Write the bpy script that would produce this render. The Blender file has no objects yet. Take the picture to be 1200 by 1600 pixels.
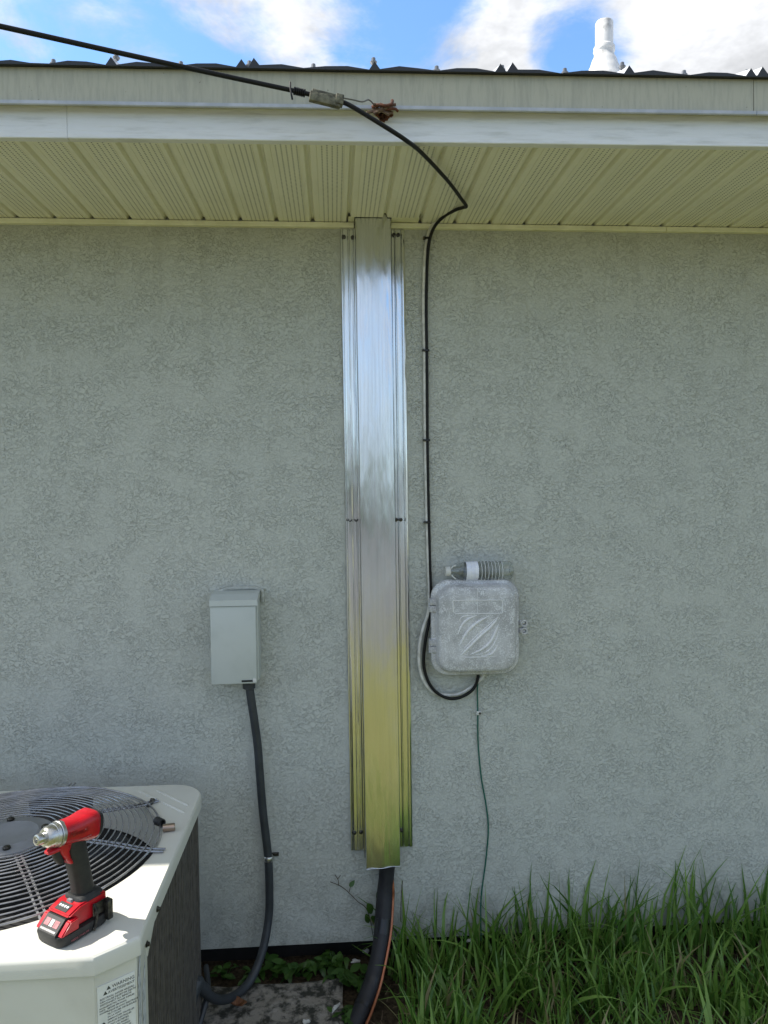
import bpy, bmesh, math, random
from mathutils import Vector, Matrix, noise
random.seed(7)
S = bpy.context.scene
C = S.collection
R = math.radians

# ------------------------------------------------------------------ camera
F, CX, CY = 1150.0, 600.0, 800.0           # focal length in pixels of the 1200x1600 photograph
CAM = Vector((0.0, -2.25, 1.41))
nrm = Vector((-78, 45, 1150)).normalized()                  # wall normal as (right, up, forward)
ax = Vector((1, .013, 0)); ax.z = -(ax.x*nrm.x+ax.y*nrm.y)/nrm.z; ax.normalize()
xb = Vector((ax.x, ax.y, -ax.z)); nb = Vector((nrm.x, nrm.y, -nrm.z)); zb = xb.cross(nb)
az = Vector((zb.x, zb.y, -zb.z))
def ray(px, py):
    d = Vector(((px-CX)/F, (CY-py)/F, 1.0))
    return Vector((ax.dot(d), nrm.dot(d), az.dot(d)))
def at(px, py, y=0.0):                     # point of the plane y = const seen at a photo pixel
    r = ray(px, py); return CAM + r*((y-CAM.y)/r.y)
def atz(px, py, z):                        # the same for a level plane
    r = ray(px, py); return CAM + r*((z-CAM.z)/r.z)
cam = bpy.data.objects.new('camera', bpy.data.cameras.new('camera')); C.objects.link(cam)
rot = Matrix(((xb.x, xb.y, xb.z), (nb.x, nb.y, nb.z), (zb.x, zb.y, zb.z)))
cam.matrix_world = Matrix.Translation(CAM) @ rot.to_4x4()
cam.data.sensor_fit = 'VERTICAL'; cam.data.sensor_height = 36; cam.data.lens = 36*F/1600
cam.data.clip_start = .02; cam.data.clip_end = 600
S.camera = cam

# ------------------------------------------------------------------ light
SUN = Vector((0.85, -0.050, -1.0))         # direction the sunlight travels
SKY_STRENGTH, SUN_POWER, EXPOSURE = 0.12, 3.2, 1.30
sl = bpy.data.lights.new('sun', 'SUN'); sl.energy = SUN_POWER; sl.angle = R(.53); sl.color = (1, .95, .87)
so = bpy.data.objects.new('sun', sl); C.objects.link(so); so.location = (-4, 0, 8)
so.rotation_euler = SUN.to_track_quat('-Z', 'Y').to_euler()
vs = S.view_settings; vs.view_transform = 'Standard'; vs.look = 'None'; vs.gamma = 1; vs.use_curve_mapping = False
vs.exposure = EXPOSURE

class NT:
    """small helper for node trees"""
    def __init__(s, tree): s.t = tree
    def n(s, typ, ins=None, **kw):
        nd = s.t.nodes.new(typ)
        for k, v in kw.items(): setattr(nd, k, v)
        for k, v in (ins or {}).items():
            if hasattr(v, 'is_linked') or hasattr(v, 'links'): s.t.links.new(v, nd.inputs[k])
            else: nd.inputs[k].default_value = v
        return nd
    def math(s, op, a, b=0.0, clamp=False):
        return s.n('ShaderNodeMath', {0: a, 1: b}, operation=op, use_clamp=clamp).outputs[0]
    def mix(s, fac, a, b, blend='MIX'):
        m = s.n('ShaderNodeMix', data_type='RGBA', blend_type=blend)
        for i, v in ((0, fac), (6, a), (7, b)):
            if hasattr(v, 'links'): s.t.links.new(v, m.inputs[i])
            else: m.inputs[i].default_value = v if i == 0 else (*v, 1)[:4]
        return m.outputs[2]
    def ramp(s, fac, a, b, lo=0.0, hi=1.0):   # map a..b to lo..hi, clamped
        return s.n('ShaderNodeMapRange', {0: fac, 1: a, 2: b, 3: lo, 4: hi}, interpolation_type='SMOOTHSTEP').outputs[0]
    def noise(s, vec, scale, detail=4, rough=.55, dist=0.0):
        return s.n('ShaderNodeTexNoise', {'Vector': vec, 'Scale': scale, 'Detail': detail, 'Roughness': rough, 'Distortion': dist}).outputs[0]
    def mapping(s, vec, scale=(1, 1, 1), loc=(0, 0, 0)):
        return s.n('ShaderNodeMapping', {0: vec, 1: loc, 3: scale}).outputs[0]

world = bpy.data.worlds.new("World"); S.world = world; world.use_nodes = True
wt = world.node_tree; wt.nodes.clear(); W = NT(wt)
elev = math.atan2(1.0, math.hypot(SUN.x, SUN.y))
sky = W.n('ShaderNodeTexSky', sky_type='NISHITA', sun_disc=False, sun_elevation=elev,
          sun_rotation=math.atan2(-SUN.x, -SUN.y), air_density=1.0, dust_density=.6, ozone_density=2.5)
tc = W.n('ShaderNodeTexCoord').outputs['Generated']
sep = W.n('ShaderNodeSeparateXYZ', {0: tc}).outputs
zz = W.math('ADD', W.math('MAXIMUM', sep[2], 0.0), .12)
cu, cv = W.math('DIVIDE', sep[0], zz), W.math('DIVIDE', sep[1], zz)
cvec = W.n('ShaderNodeCombineXYZ', {0: cu, 1: cv, 2: 3.7}).outputs[0]
big = W.noise(cvec, .95, 3, .5)
fine = W.noise(W.mapping(cvec, (1.0, 1.0, 1), (2.3, 5.1, 0)), 4.2, 9, .62, .35)
dens = W.math('ADD', W.math('MULTIPLY', big, .62), W.math('MULTIPLY', fine, .80))
def cloud_spot(px, py, rad, amt):          # a cloud standing in the direction of a point in the sky
    global dens
    d = ray(px, py).normalized()
    dist = W.n('ShaderNodeVectorMath', {0: tc, 1: d}, operation='DISTANCE').outputs['Value']
    dens = W.math('ADD', dens, W.ramp(dist, rad, 0, 0, amt))
for a in ((770, 70, .13, .16), (1060, 60, .20, .16), (1180, 90, .15, .10), (540, 55, .14, .12), (130, 25, .12, .10), (450, 45, .10, .08), (1150, 50, .12, .06)): cloud_spot(*a)
for a in ((905, 80, .085, -.34), (300, 60, .42, -.17), (640, 20, .12, -.18), (60, 60, .2, -.12)): cloud_spot(*a)
cm = W.ramp(dens, .56, .84)
shade = W.ramp(W.noise(cvec, 2.6, 6, .62), .38, .76, .50, 1.0)
skyc = W.n('ShaderNodeVectorMath', {0: sky.outputs[0], 3: SKY_STRENGTH}, operation='SCALE').outputs[0]
skyc = W.mix(1.0, skyc, (.78, .97, 1.08), 'MULTIPLY')
cl = W.n('ShaderNodeVectorMath', {0: (.55, .56, .58), 3: shade}, operation='SCALE').outputs[0]
mixed = W.mix(cm, skyc, cl)
bg = W.n('ShaderNodeBackground', {0: mixed, 1: 1.0})
wt.links.new(bg.outputs[0], W.n('ShaderNodeOutputWorld').inputs[0])

# ------------------------------------------------------------------ materials
def new_mat(name):
    m = bpy.data.materials.new(name); m.use_nodes = True
    m.node_tree.nodes.clear(); T = NT(m.node_tree)
    p = T.n('ShaderNodeBsdfPrincipled'); out = T.n('ShaderNodeOutputMaterial', {0: p.outputs[0]})
    return m, T, p
def mk(name, col, rough=.5, metal=0.0, col2=None, vs_=12.0, vr=(.35, .65), bump=None, spec=.5, stretch=(1, 1, 1), rvar=.0, extra=None):
    """colour varied by noise towards col2, optional bump (scale, strength, distance)"""
    m, T, p = new_mat(name)
    co = T.n('ShaderNodeTexCoord').outputs['Object']
    v = T.mapping(co, stretch)
    c = (*col, 1)
    nz = T.noise(v, vs_, 6, .6, .2)
    if col2:
        c = T.mix(T.ramp(nz, vr[0], vr[1]), col, col2)
    if extra: c = extra(T, co, c)
    if hasattr(c, 'links'): T.t.links.new(c, p.inputs['Base Color'])
    else: p.inputs['Base Color'].default_value = c
    p.inputs['Metallic'].default_value = metal
    p.inputs['Specular IOR Level'].default_value = spec
    if rvar:
        T.t.links.new(T.ramp(T.noise(v, vs_*1.7, 5, .6), .3, .7, max(rough-rvar, .02), rough+rvar), p.inputs['Roughness'])
    else: p.inputs['Roughness'].default_value = rough
    if bump:
        h = T.noise(v, bump[0], 5, .6, .2)
        b = T.n('ShaderNodeBump', {'Strength': bump[1], 'Distance': bump[2], 'Height': h})
        T.t.links.new(b.outputs[0], p.inputs['Normal'])
    return m

def specks(scale, thr, colr, amt=1.0):
    def f(T, co, c):
        k = T.noise(co, scale, 3, .7)
        k2 = T.noise(co, scale*.16, 3, .6)
        w = T.math('ADD', k, T.math('MULTIPLY', k2, .45))
        a = T.ramp(w, thr, thr+.07, 0, amt)
        if not hasattr(c, 'links'): c = T.n('ShaderNodeRGB').outputs[0] if False else c[:3]
        return T.mix(a, c, colr)
    return f

def stucco_material():
    m, T, p = new_mat('painted stucco')
    co = T.n('ShaderNodeTexCoord').outputs['Object']
    a = T.noise(T.mapping(co, (.85, 1, 1.15)), 118, 5, .64, 1.1)
    b = T.noise(T.mapping(co, (1, 1, 1), (3, 1, 7)), 330, 4, .65, .7)
    big = T.noise(co, 1.3, 4, .6)
    amt = T.ramp(T.noise(co, 11, 4, .6), .35, .65, .35, 1.0)
    thr = a
    plate = T.ramp(a, .44, .505)
    h = T.math('ADD', T.math('MULTIPLY', plate, amt), T.math('MULTIPLY', b, .16))
    bump = T.n('ShaderNodeBump', {'Strength': .95, 'Distance': .0016, 'Height': h})
    c = T.mix(T.ramp(big, .3, .7), (.500, .515, .468), (.530, .542, .492))
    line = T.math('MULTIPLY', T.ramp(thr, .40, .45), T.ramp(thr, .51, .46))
    c = T.mix(T.math('MULTIPLY', line, .07), c, (.20, .21, .185))         # shade under the trowel ridges, put into the colour
    z = T.n('ShaderNodeSeparateXYZ', {0: co}).outputs[2]
    drip_ = T.math('MULTIPLY', T.ramp(T.noise(T.mapping(co, (9, 1, .35)), 1.6, 5, .6), .52, .74), T.ramp(z, 1.2, 2.2))
    c = T.mix(T.math('MULTIPLY', drip_, .30), c, (.30, .30, .25))       # faint runs below the soffit
    fleck = T.ramp(T.noise(co, 34, 2, .5), .755, .775)
    c = T.mix(T.math('MULTIPLY', fleck, .6), c, (.16, .16, .14))
    splash = T.math('MULTIPLY', T.ramp(z, .30, 0.0), T.ramp(T.noise(co, 7, 5, .65), .35, .7))
    c = T.mix(T.math('MULTIPLY', splash, .45), c, (.19, .19, .16))      # soil splashed up at the foot
    T.t.links.new(c, p.inputs['Base Color']); T.t.links.new(bump.outputs[0], p.inputs['Normal'])
    p.inputs['Roughness'].default_value = .85; p.inputs['Specular IOR Level'].default_value = .25
    return m

def galvanized():
    m, T, p = new_mat('galvanized sheet')
    co = T.n('ShaderNodeTexCoord').outputs['Object']
    streak = T.noise(T.mapping(co, (260, 260, 2.2)), 1, 5, .6)
    cloud = T.noise(T.mapping(co, (9, 9, 2.6)), 1, 4, .6, .6)
    c = T.mix(cloud, (.60, .62, .64), (.80, .81, .82))
    c = T.mix(T.ramp(streak, .40, .68, 0, .35), c, (.50, .51, .52))
    c = T.mix(T.ramp(T.noise(T.mapping(co, (70, 70, 9)), 1, 3, .7), .70, .76, 0, .5), c, (.35, .35, .34))
    T.t.links.new(c, p.inputs['Base Color']); p.inputs['Metallic'].default_value = 1
    T.t.links.new(T.math('ADD', T.ramp(cloud, .3, .75, .10, .24), T.math('MULTIPLY', streak, .08)), p.inputs['Roughness'])
    wav = T.noise(T.mapping(co, (16, 16, 2.6)), 1, 3, .5)
    h = T.math('ADD', T.math('MULTIPLY', wav, 1.0), T.math('MULTIPLY', streak, .010))
    b = T.n('ShaderNodeBump', {'Strength': .55, 'Distance': .012, 'Height': h})
    T.t.links.new(b.outputs[0], p.inputs['Normal'])
    return m

def soffit_material():
    m, T, p = new_mat('perforated soffit aluminium')
    co = T.n('ShaderNodeTexCoord').outputs['Object']
    s = T.n('ShaderNodeSeparateXYZ', {0: co}).outputs
    # punched holes: 5 columns, staggered rows, in the middle of each pan (object x runs 0..pitch)
    u = T.math('DIVIDE', T.math('SUBTRACT', s[0], .030), .0122)
    col = T.math('FLOOR', u)
    inside = T.math('MULTIPLY', T.math('GREATER_THAN', u, 0), T.math('LESS_THAN', u, 5))
    v = T.math('ADD', T.math('DIVIDE', s[1], .0088), T.math('MULTIPLY', T.math('MODULO', T.math('ADD', col, 20), 2.0), .5))
    fu = T.math('MULTIPLY', T.math('SUBTRACT', T.math('FRACT', u), .5), .0122)
    fv = T.math('MULTIPLY', T.math('SUBTRACT', T.math('FRACT', T.math('ADD', v, 400)), .5), .0088)
    rr = T.math('SQRT', T.math('ADD', T.math('MULTIPLY', fu, fu), T.math('MULTIPLY', fv, fv)))
    hole = T.math('MULTIPLY', T.math('LESS_THAN', rr, .0019), inside)
    dirt = T.ramp(T.noise(T.n('ShaderNodeNewGeometry').outputs['Position'], 6, 5, .65), .4, .75, 0, .35)
    c = T.mix(dirt, (.83, .82, .69), (.68, .67, .54))
    c = T.mix(hole, c, (.015, .015, .012))
    T.t.links.new(c, p.inputs['Base Color']); p.inputs['Roughness'].default_value = .5
    return m

def grass_material(name, c1, c2):
    m, T, p = new_mat(name)
    at_ = T.n('ShaderNodeAttribute', attribute_name='tint').outputs['Fac']
    co = T.n('ShaderNodeTexCoord').outputs['Object']
    c = T.mix(at_, c1, c2)
    c = T.mix(T.ramp(at_, .93, .95), c, (.30, .26, .12))       # a few dry blades
    T.t.links.new(c, p.inputs['Base Color']); p.inputs['Roughness'].default_value = .36
    tr = T.n('ShaderNodeBsdfTranslucent'); T.t.links.new(c, tr.inputs[0])
    ms = T.n('ShaderNodeMixShader', {0: .36, 1: p.outputs[0], 2: tr.outputs[0]})
    T.t.links.new(ms.outputs[0], T.t.nodes['Material Output'].inputs[0])
    return m

def ground_material():
    m, T, p = new_mat('lawn and bare soil')
    co = T.n('ShaderNodeTexCoord').outputs['Object']
    y = T.n('ShaderNodeSeparateXYZ', {0: co}).outputs[1]
    n1 = T.noise(co, 2.2, 6, .65); n2 = T.noise(co, 60, 5, .7)
    lawn = T.mix(T.ramp(n2, .3, .7), (.130, .140, .040), (.265, .250, .090))
    lawn = T.mix(T.ramp(n1, .52, .75, 0, .6), lawn, (.24, .19, .08))
    soil = T.mix(T.ramp(n2, .3, .7), (.030, .022, .014), (.10, .075, .045))
    c = T.mix(T.ramp(T.math('ADD', y, T.math('MULTIPLY', n1, .4)), -.45, -.15), lawn, soil)
    T.t.links.new(c, p.inputs['Base Color']); p.inputs['Roughness'].default_value = .95; p.inputs['Specular IOR Level'].default_value = .1
    b = T.n('ShaderNodeBump', {'Strength': .9, 'Distance': .02, 'Height': n2}); T.t.links.new(b.outputs[0], p.inputs['Normal'])
    return m

M = {}
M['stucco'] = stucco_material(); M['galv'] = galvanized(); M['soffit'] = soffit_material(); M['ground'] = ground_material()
M['grass'] = grass_material('grass blades', (.065, .165, .022), (.240, .390, .075))
M['leaf'] = grass_material('weed leaves', (.035, .095, .016), (.085, .17, .03))
M['trim'] = mk('cream aluminium trim', (.84, .83, .64), .45, col2=(.70, .69, .50), vs_=9)
M['fascia'] = mk('weathered white paint on wood', (.74, .75, .76), .6, col2=(.58, .59, .58), vs_=14, vr=(.45, .75), stretch=(.6, 1, 6), bump=(22, .5, .004))
M['drip'] = mk('beige fascia metal', (.42, .405, .305), .5, col2=(.35, .34, .26), vs_=30, vr=(.4, .7), stretch=(4, 1, .5), bump=(40, .25, .002), extra=specks(95, .93, (.10, .09, .06), .8))
M['lip'] = mk('grey drip lip', (.46, .48, .52), .4, col2=(.36, .38, .41), vs_=20)
M['roof'] = mk('galvalume roofing', (.72, .73, .74), .35, .35, col2=(.6, .61, .62), vs_=8)
M['roofedge'] = mk('black roof edge and underside shade', (.018, .02, .024), .5)
M['screwhead'] = mk('zinc screw head', (.16, .165, .17), .4, .7)
M['black'] = mk('black rubber', (.012, .012, .013), .55, bump=(160, .2, .001))
M['cable'] = mk('black cable jacket', (.008, .008, .008), .5, spec=.25)
M['greycable'] = mk('dirty white cable jacket', (.72, .71, .66), .5, col2=(.52, .51, .46), vs_=40)
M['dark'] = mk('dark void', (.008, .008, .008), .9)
M['foundation'] = mk('foundation in gap shade', (.014, .013, .012), .95, col2=(.008, .008, .007))  # coloured near black for the deep shade of the gap under the wall
M['white'] = mk('white painted boot', (.62, .61, .59), .5, col2=(.30, .295, .28), vs_=16, vr=(.52, .68), bump=(30, .4, .004))
M['greypaint'] = mk('pale grey enamel', (.50, .53, .50), .42, col2=(.44, .47, .44), vs_=11, vr=(.45, .8), bump=(300, .08, .0006), extra=specks(60, 1.0, (.36, .37, .33), .6))
M['ac'] = mk('beige grey enamel', (.62, .615, .545), .36, col2=(.56, .55, .48), vs_=7, vr=(.45, .8), bump=(420, .10, .0005), extra=specks(45, 1.02, (.42, .40, .33), .5))
M['acdark'] = mk('coil guard', (.125, .112, .098), .6, col2=(.075, .068, .060), vs_=40)
M['wire'] = mk('grey coated guard wire', (.36, .36, .365), .2, .5, col2=(.25, .25, .25), vs_=30)
M['hub'] = mk('grey plastic hub', (.25, .255, .265), .5, col2=(.21, .215, .22), vs_=20)
M['blade'] = mk('fan blade', (.045, .05, .062), .35, .3)
M['sticker'] = mk('white label', (.74, .75, .72), .4, col2=(.66, .67, .63), vs_=30)
M['ink'] = mk('label ink', (.05, .055, .05), .6)
M['foil'] = mk('torn foil residue', (.66, .68, .70), .45, .1, col2=(.34, .36, .38), vs_=130, vr=(.45, .65), stretch=(1, 1, .5))
M['red'] = mk('red plastic', (.46, .006, .016), .33, col2=(.36, .006, .013), vs_=60, bump=(500, .06, .0004), extra=specks(140, 1.03, (.75, .35, .33), .7))
M['alu'] = mk('cast aluminium nose', (.62, .62, .60), .30, .95, col2=(.42, .42, .40), vs_=40, rvar=.08)
M['toolblack'] = mk('black overmould', (.014, .014, .014), .62, col2=(.022, .022, .02), vs_=80, bump=(700, .25, .0005))
M['clip'] = mk('worn dark metal clip', (.10, .095, .08), .38, .8, col2=(.03, .03, .028), vs_=120, rvar=.1)
M['printwhite'] = mk('dusty white print', (.50, .49, .47), .5, col2=(.30, .28, .27), vs_=160)
M['lamp'] = mk('clear led window', (.80, .80, .78), .3)
M['pinkprint'] = mk('faded print', (.42, .13, .14), .5, col2=(.20, .05, .06), vs_=150)
M['darkprint'] = mk('worn script', (.20, .012, .016), .3, col2=(.60, .35, .35), vs_=140, vr=(.6, .7))
M['nid'] = mk('chalky grey plastic', (.52, .52, .52), .38, col2=(.36, .36, .36), vs_=14, bump=(220, .4, .0014), extra=specks(260, .74, (.72, .73, .73), .75))
M['nidridge'] = mk('chalky ridge', (.70, .70, .70), .5, col2=(.80, .80, .80), vs_=120, vr=(.5, .62))
M['label'] = mk('bottle paper label', (.80, .81, .86), .5, col2=(.68, .70, .80), vs_=60)
M['capw'] = mk('white bottle cap', (.60, .60, .56), .5)
M['conduit'] = mk('dark grey flexible conduit', (.036, .041, .046), .5, col2=(.026, .03, .034), vs_=25, bump=(60, .1, .001))
M['foam'] = mk('black pipe insulation', (.011, .011, .014), .6, col2=(.018, .018, .021), vs_=30, bump=(120, .2, .001))
M['tape'] = mk('black tape', (.010, .010, .011), .35)
M['copper'] = mk('copper tube', (.42, .17, .09), .36, .85, col2=(.38, .13, .07), vs_=30)
M['green'] = mk('green wire', (.008, .105, .075), .45)
M['concrete'] = mk('mossy concrete', (.29, .265, .225), .95, col2=(.035, .035, .026), vs_=30, vr=(.40, .60), bump=(70, .9, .01), extra=specks(60, .95, (.45, .44, .41), .7))
M['rust'] = mk('rusty iron', (.13, .042, .02), .9, col2=(.06, .024, .014), vs_=60, bump=(150, .8, .004))
M['rotwood'] = mk('rotten splintered wood', (.22, .15, .10), .95, col2=(.07, .04, .03), vs_=70, stretch=(.4, 1, 3), bump=(120, .8, .004))
M['zincclamp'] = mk('weathered clamp', (.19, .18, .12), .7, .25, col2=(.07, .066, .045), vs_=70, bump=(160, .5, .002))
M['steelwire'] = mk('dull steel wire', (.16, .16, .15), .45, .8)
M['deadleaf'] = mk('dead brown leaf', (.20, .085, .035), .7, col2=(.13, .05, .02), vs_=60)
M['paper'] = mk('white scrap', (.62, .62, .58), .7, col2=(.35, .34, .31), vs_=90)
M['twig'] = mk('dry vine stem', (.075, .055, .03), .8)
M['asphalt'] = mk('asphalt', (.085, .085, .086), .9, col2=(.125, .125, .122), vs_=20)
M['brass'] = mk('bronze coloured socket', (.36, .28, .22), .28, .95)
def clear_plastic():
    m, T, p = new_mat('clear bottle plastic')
    p.inputs['Base Color'].default_value = (.93, .95, .94, 1); p.inputs['Roughness'].default_value = .10
    p.inputs['Transmission Weight'].default_value = 1; p.inputs['IOR'].default_value = 1.42
    p.inputs['Specular IOR Level'].default_value = .9
    return m
M['clear'] = clear_plastic()

# ------------------------------------------------------------------ mesh helpers
def box(bm, x0, x1, y0, y1, z0, z1, bev=0.0, seg=2, mat4=None):
    vs_ = [bm.verts.new(((x0, x1)[i & 1], (y0, y1)[i >> 1 & 1], (z0, z1)[i >> 2])) for i in range(8)]
    fs = [bm.faces.new([vs_[k] for k in q]) for q in ((0, 2, 3, 1), (4, 5, 7, 6), (0, 1, 5, 4), (2, 6, 7, 3), (0, 4, 6, 2), (1, 3, 7, 5))]
    if bev:
        es = list({e for f in fs for e in f.edges})
        r = bmesh.ops.bevel(bm, geom=es, offset=bev, segments=seg, affect='EDGES', profile=.5)
        vs_ = list({v for f in r['faces'] for v in f.verts} | {v for v in vs_ if v.is_valid})
    if mat4 is not None:
        bmesh.ops.transform(bm, matrix=mat4, verts=[v for v in vs_ if v.is_valid])
    return vs_
def spline(pts, n=8):
    pts = [Vector(p) for p in pts]; out = []
    q = [pts[0]*2-pts[1]]+pts+[pts[-1]*2-pts[-2]]
    for i in range(1, len(q)-2):
        a, b, c, d = q[i-1:i+3]
        for k in range(n):
            t = k/n
            out.append(.5*((2*b)+(c-a)*t+(2*a-5*b+4*c-d)*t*t+(3*b-a-3*c+d)*t**3))
    return out+[pts[-1]]
def tube(bm, pts, r, seg=10, closed=False, caps=True, ell=None):
    pts = [Vector(p) for p in pts]; n = len(pts)
    rf = r if callable(r) else (lambda i, r=r: r)
    rings = []; up = None
    for i, p in enumerate(pts):
        a = pts[(i-1) % n] if (closed or i) else p
        b = pts[(i+1) % n] if (closed or i < n-1) else p
        t = (b-a).normalized()
        if up is None:
            up = Vector((0, 0, 1)) if abs(t.z) < .9 else Vector((1, 0, 0))
        s = t.cross(up)
        if s.length < 1e-6: s = t.orthogonal()
        s.normalize(); up = s.cross(t).normalized()
        rr = rf(i/(n-1) if n > 1 else 0)
        rings.append([bm.verts.new(p+(s*math.cos(2*math.pi*k/seg)+up*math.sin(2*math.pi*k/seg)*(ell or 1))*rr) for k in range(seg)])
    m = n if closed else n-1
    for i in range(m):
        A, B = rings[i], rings[(i+1) % n]
        for k in range(seg): bm.faces.new((A[k], A[(k+1) % seg], B[(k+1) % seg], B[k]))
    if caps and not closed:
        bm.faces.new(rings[0][::-1]); bm.faces.new(rings[-1])
def loft(bm, rings, cap=True):
    R_ = [[bm.verts.new(p) for p in r] for r in rings]; n = len(rings[0])
    for A, B in zip(R_, R_[1:]):
        for k in range(n): bm.faces.new((A[k], A[(k+1) % n], B[(k+1) % n], B[k]))
    if cap: bm.faces.new(R_[0][::-1]); bm.faces.new(R_[-1])
def lathe(bm, prof, origin=(0, 0, 0), axis=(0, 0, 1), seg=24, cap=True):
    axis = Vector(axis).normalized(); o = Vector(origin)
    s = axis.orthogonal().normalized(); u = axis.cross(s)
    loft(bm, [[o+axis*h+(s*math.cos(2*math.pi*k/seg)+u*math.sin(2*math.pi*k/seg))*r for k in range(seg)] for r, h in prof], cap)
def prism(bm, poly, a, b, axis='z'):
    """extrude a 2-D polygon (list) from a to b along an axis; poly is in the other two coordinates in order"""
    f = {'z': lambda p, t: (p[0], p[1], t), 'x': lambda p, t: (t, p[0], p[1]), 'y': lambda p, t: (p[0], t, p[1])}[axis]
    loft(bm, [[f(p, a) for p in poly], [f(p, b) for p in poly]])
def sheet(bm, prof, a, b, axis='x', th=0.0):
    """open folded sheet: extrude an open profile"""
    f = {'z': lambda p, t: (p[0], p[1], t), 'x': lambda p, t: (t, p[0], p[1]), 'y': lambda p, t: (p[0], t, p[1])}[axis]
    A = [bm.verts.new(f(p, a)) for p in prof]; B = [bm.verts.new(f(p, b)) for p in prof]
    for i in range(len(prof)-1): bm.faces.new((A[i], A[i+1], B[i+1], B[i]))
def superellipse(w, h, n=24, e=3.0):
    out = []
    for k in range(n):
        t = 2*math.pi*k/n; c, s = math.cos(t), math.sin(t)
        out.append((math.copysign(abs(c)**(2/e), c)*w, math.copysign(abs(s)**(2/e), s)*h))
    return out
def wloc(o):
    v = Vector((0, 0, 0))
    while o: v = v+o.location; o = o.parent
    return v
def obj(name, bm, mat, parent=None, smooth=False, local=False, solid=0.0, weld=False):
    """one mesh object; verts are in world coordinates unless local"""
    if weld: bmesh.ops.remove_doubles(bm, verts=bm.verts, dist=1e-5)
    bmesh.ops.recalc_face_normals(bm, faces=bm.faces)
    if parent is not None and not local: bmesh.ops.translate(bm, verts=bm.verts, vec=-wloc(parent))
    me = bpy.data.meshes.new(name); bm.to_mesh(me); bm.free()
    if smooth:
        me.polygons.foreach_set('use_smooth', [True]*len(me.polygons)); me.update()
        try: me.set_sharp_from_angle(angle=R(smooth if smooth is not True else 35))
        except Exception: pass
    o = bpy.data.objects.new(name, me); C.objects.link(o)
    mats = mat if isinstance(mat, (list, tuple)) else [mat]
    for k in mats: me.materials.append(M[k] if isinstance(k, str) else k)
    if parent is not None: o.parent = parent
    if solid:
        md = o.modifiers.new('thickness', 'SOLIDIFY'); md.thickness = solid; md.offset = -1
    return o
def inst(name, src, parent, loc, rotz=None):
    o = src.copy(); o.name = name; C.objects.link(o); o.parent = parent
    o.location = Vector(loc)-(wloc(parent) if parent else Vector()); 
    if rotz is not None: o.rotation_euler = rotz
    return o
def thing(name, label, cat, loc=(0, 0, 0), rotz=0.0, group=None):
    o = bpy.data.objects.new(name, None); C.objects.link(o); o.empty_display_size = .05
    o.location = loc; o.rotation_euler = (0, 0, rotz); return tag(o, label, cat, group)
def tag(o, label, cat, group=None):
    o['label'] = label; o['category'] = cat
    if group: o['group'] = group
    return o
def text(name, body, size, mat4, mat, parent, local=True, shear=0.0, align='LEFT', space=1.0):
    cu_ = bpy.data.curves.new(name, 'FONT'); cu_.body = body; cu_.size = size; cu_.shear = shear
    cu_.align_x = align; cu_.space_character = space; cu_.resolution_u = 2; cu_.extrude = .0002
    t = bpy.data.objects.new('tmp', cu_); C.objects.link(t)
    me = bpy.data.meshes.new_from_object(t.evaluated_get(bpy.context.evaluated_depsgraph_get()))
    bpy.data.objects.remove(t); bpy.data.curves.remove(cu_)
    me.transform(mat4); me.materials.clear(); me.materials.append(M[mat]); me.name = name
    o = bpy.data.objects.new(name, me); C.objects.link(o); o.parent = parent
    return o
B = bmesh.new

# ------------------------------------------------------------------ the setting
GZ = -.10
bm = B()
gx = [-90, -20, -6, -3]+[-2+.1*i for i in range(46)]+[3, 6, 20, 90]
gy = [-120, -40, -12, -5, -3, -2]+[-1.6+.1*i for i in range(17)]+[.4, 8]
gv = [[bm.verts.new((x, y, GZ+(.018*noise.noise(Vector((x*3, y*3, 1))) if -2.1 < x < 3 and -1.7 < y < .3 else 0) + (.02 if .3 < x < 3 and -1 < y else 0))) for x in gx] for y in gy]
for j in range(len(gy)-1):
    for i in range(len(gx)-1): bm.faces.new((gv[j][i], gv[j][i+1], gv[j+1][i+1], gv[j+1][i]))
g = obj('ground', bm, 'ground', smooth=True); g['kind'] = 'structure'
bm = B(); box(bm, -90, 90, -34, -4.6, GZ-.1, GZ+.012)
g = obj('road', bm, 'asphalt'); g['kind'] = 'structure'

# unseen low wood added across the road to cut low sky light on the wall (it shows in the polished metal)
bm = B(); rnd = random.Random(17)
for k in range(150):
    x_ = -75+k+rnd.uniform(-.6, .6); h_ = rnd.uniform(1.7, 3.6); r_ = rnd.uniform(1.0, 1.9)
    m4 = Matrix.Translation((x_, -37+rnd.uniform(-1.5, 1.5), GZ+h_*.5)) @ Matrix.Diagonal((r_, r_, h_*.62, 1))
    q = bmesh.ops.create_icosphere(bm, subdivisions=2, radius=1, matrix=m4)
    for v in q['verts']: v.co += Vector((noise.noise(v.co*1.7), noise.noise(v.co*1.7+Vector((9, 0, 0))), noise.noise(v.co*1.7+Vector((0, 9, 0)))))*.5
o = obj('added_far_wood', bm, mk('added far foliage', (.035, .06, .02), .8, col2=(.06, .09, .03), vs_=2), smooth=True); o['kind'] = 'stuff'

# ------------------------------------------------------------------ house
HX0, HX1 = -4.0, 4.8
SZ = 2.190                                   # soffit level
house = thing('house', 'grey green stucco house wall with cream soffit, white fascia and metal roof', 'house')
bm = B(); box(bm, HX0, HX1, 0, .16, -.024, 2.45)
# uneven bottom edge of the stucco
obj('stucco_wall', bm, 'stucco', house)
bm = B(); box(bm, HX0, HX1, .055, .15, -.5, -.027); obj('foundation', bm, 'foundation', house)
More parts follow.
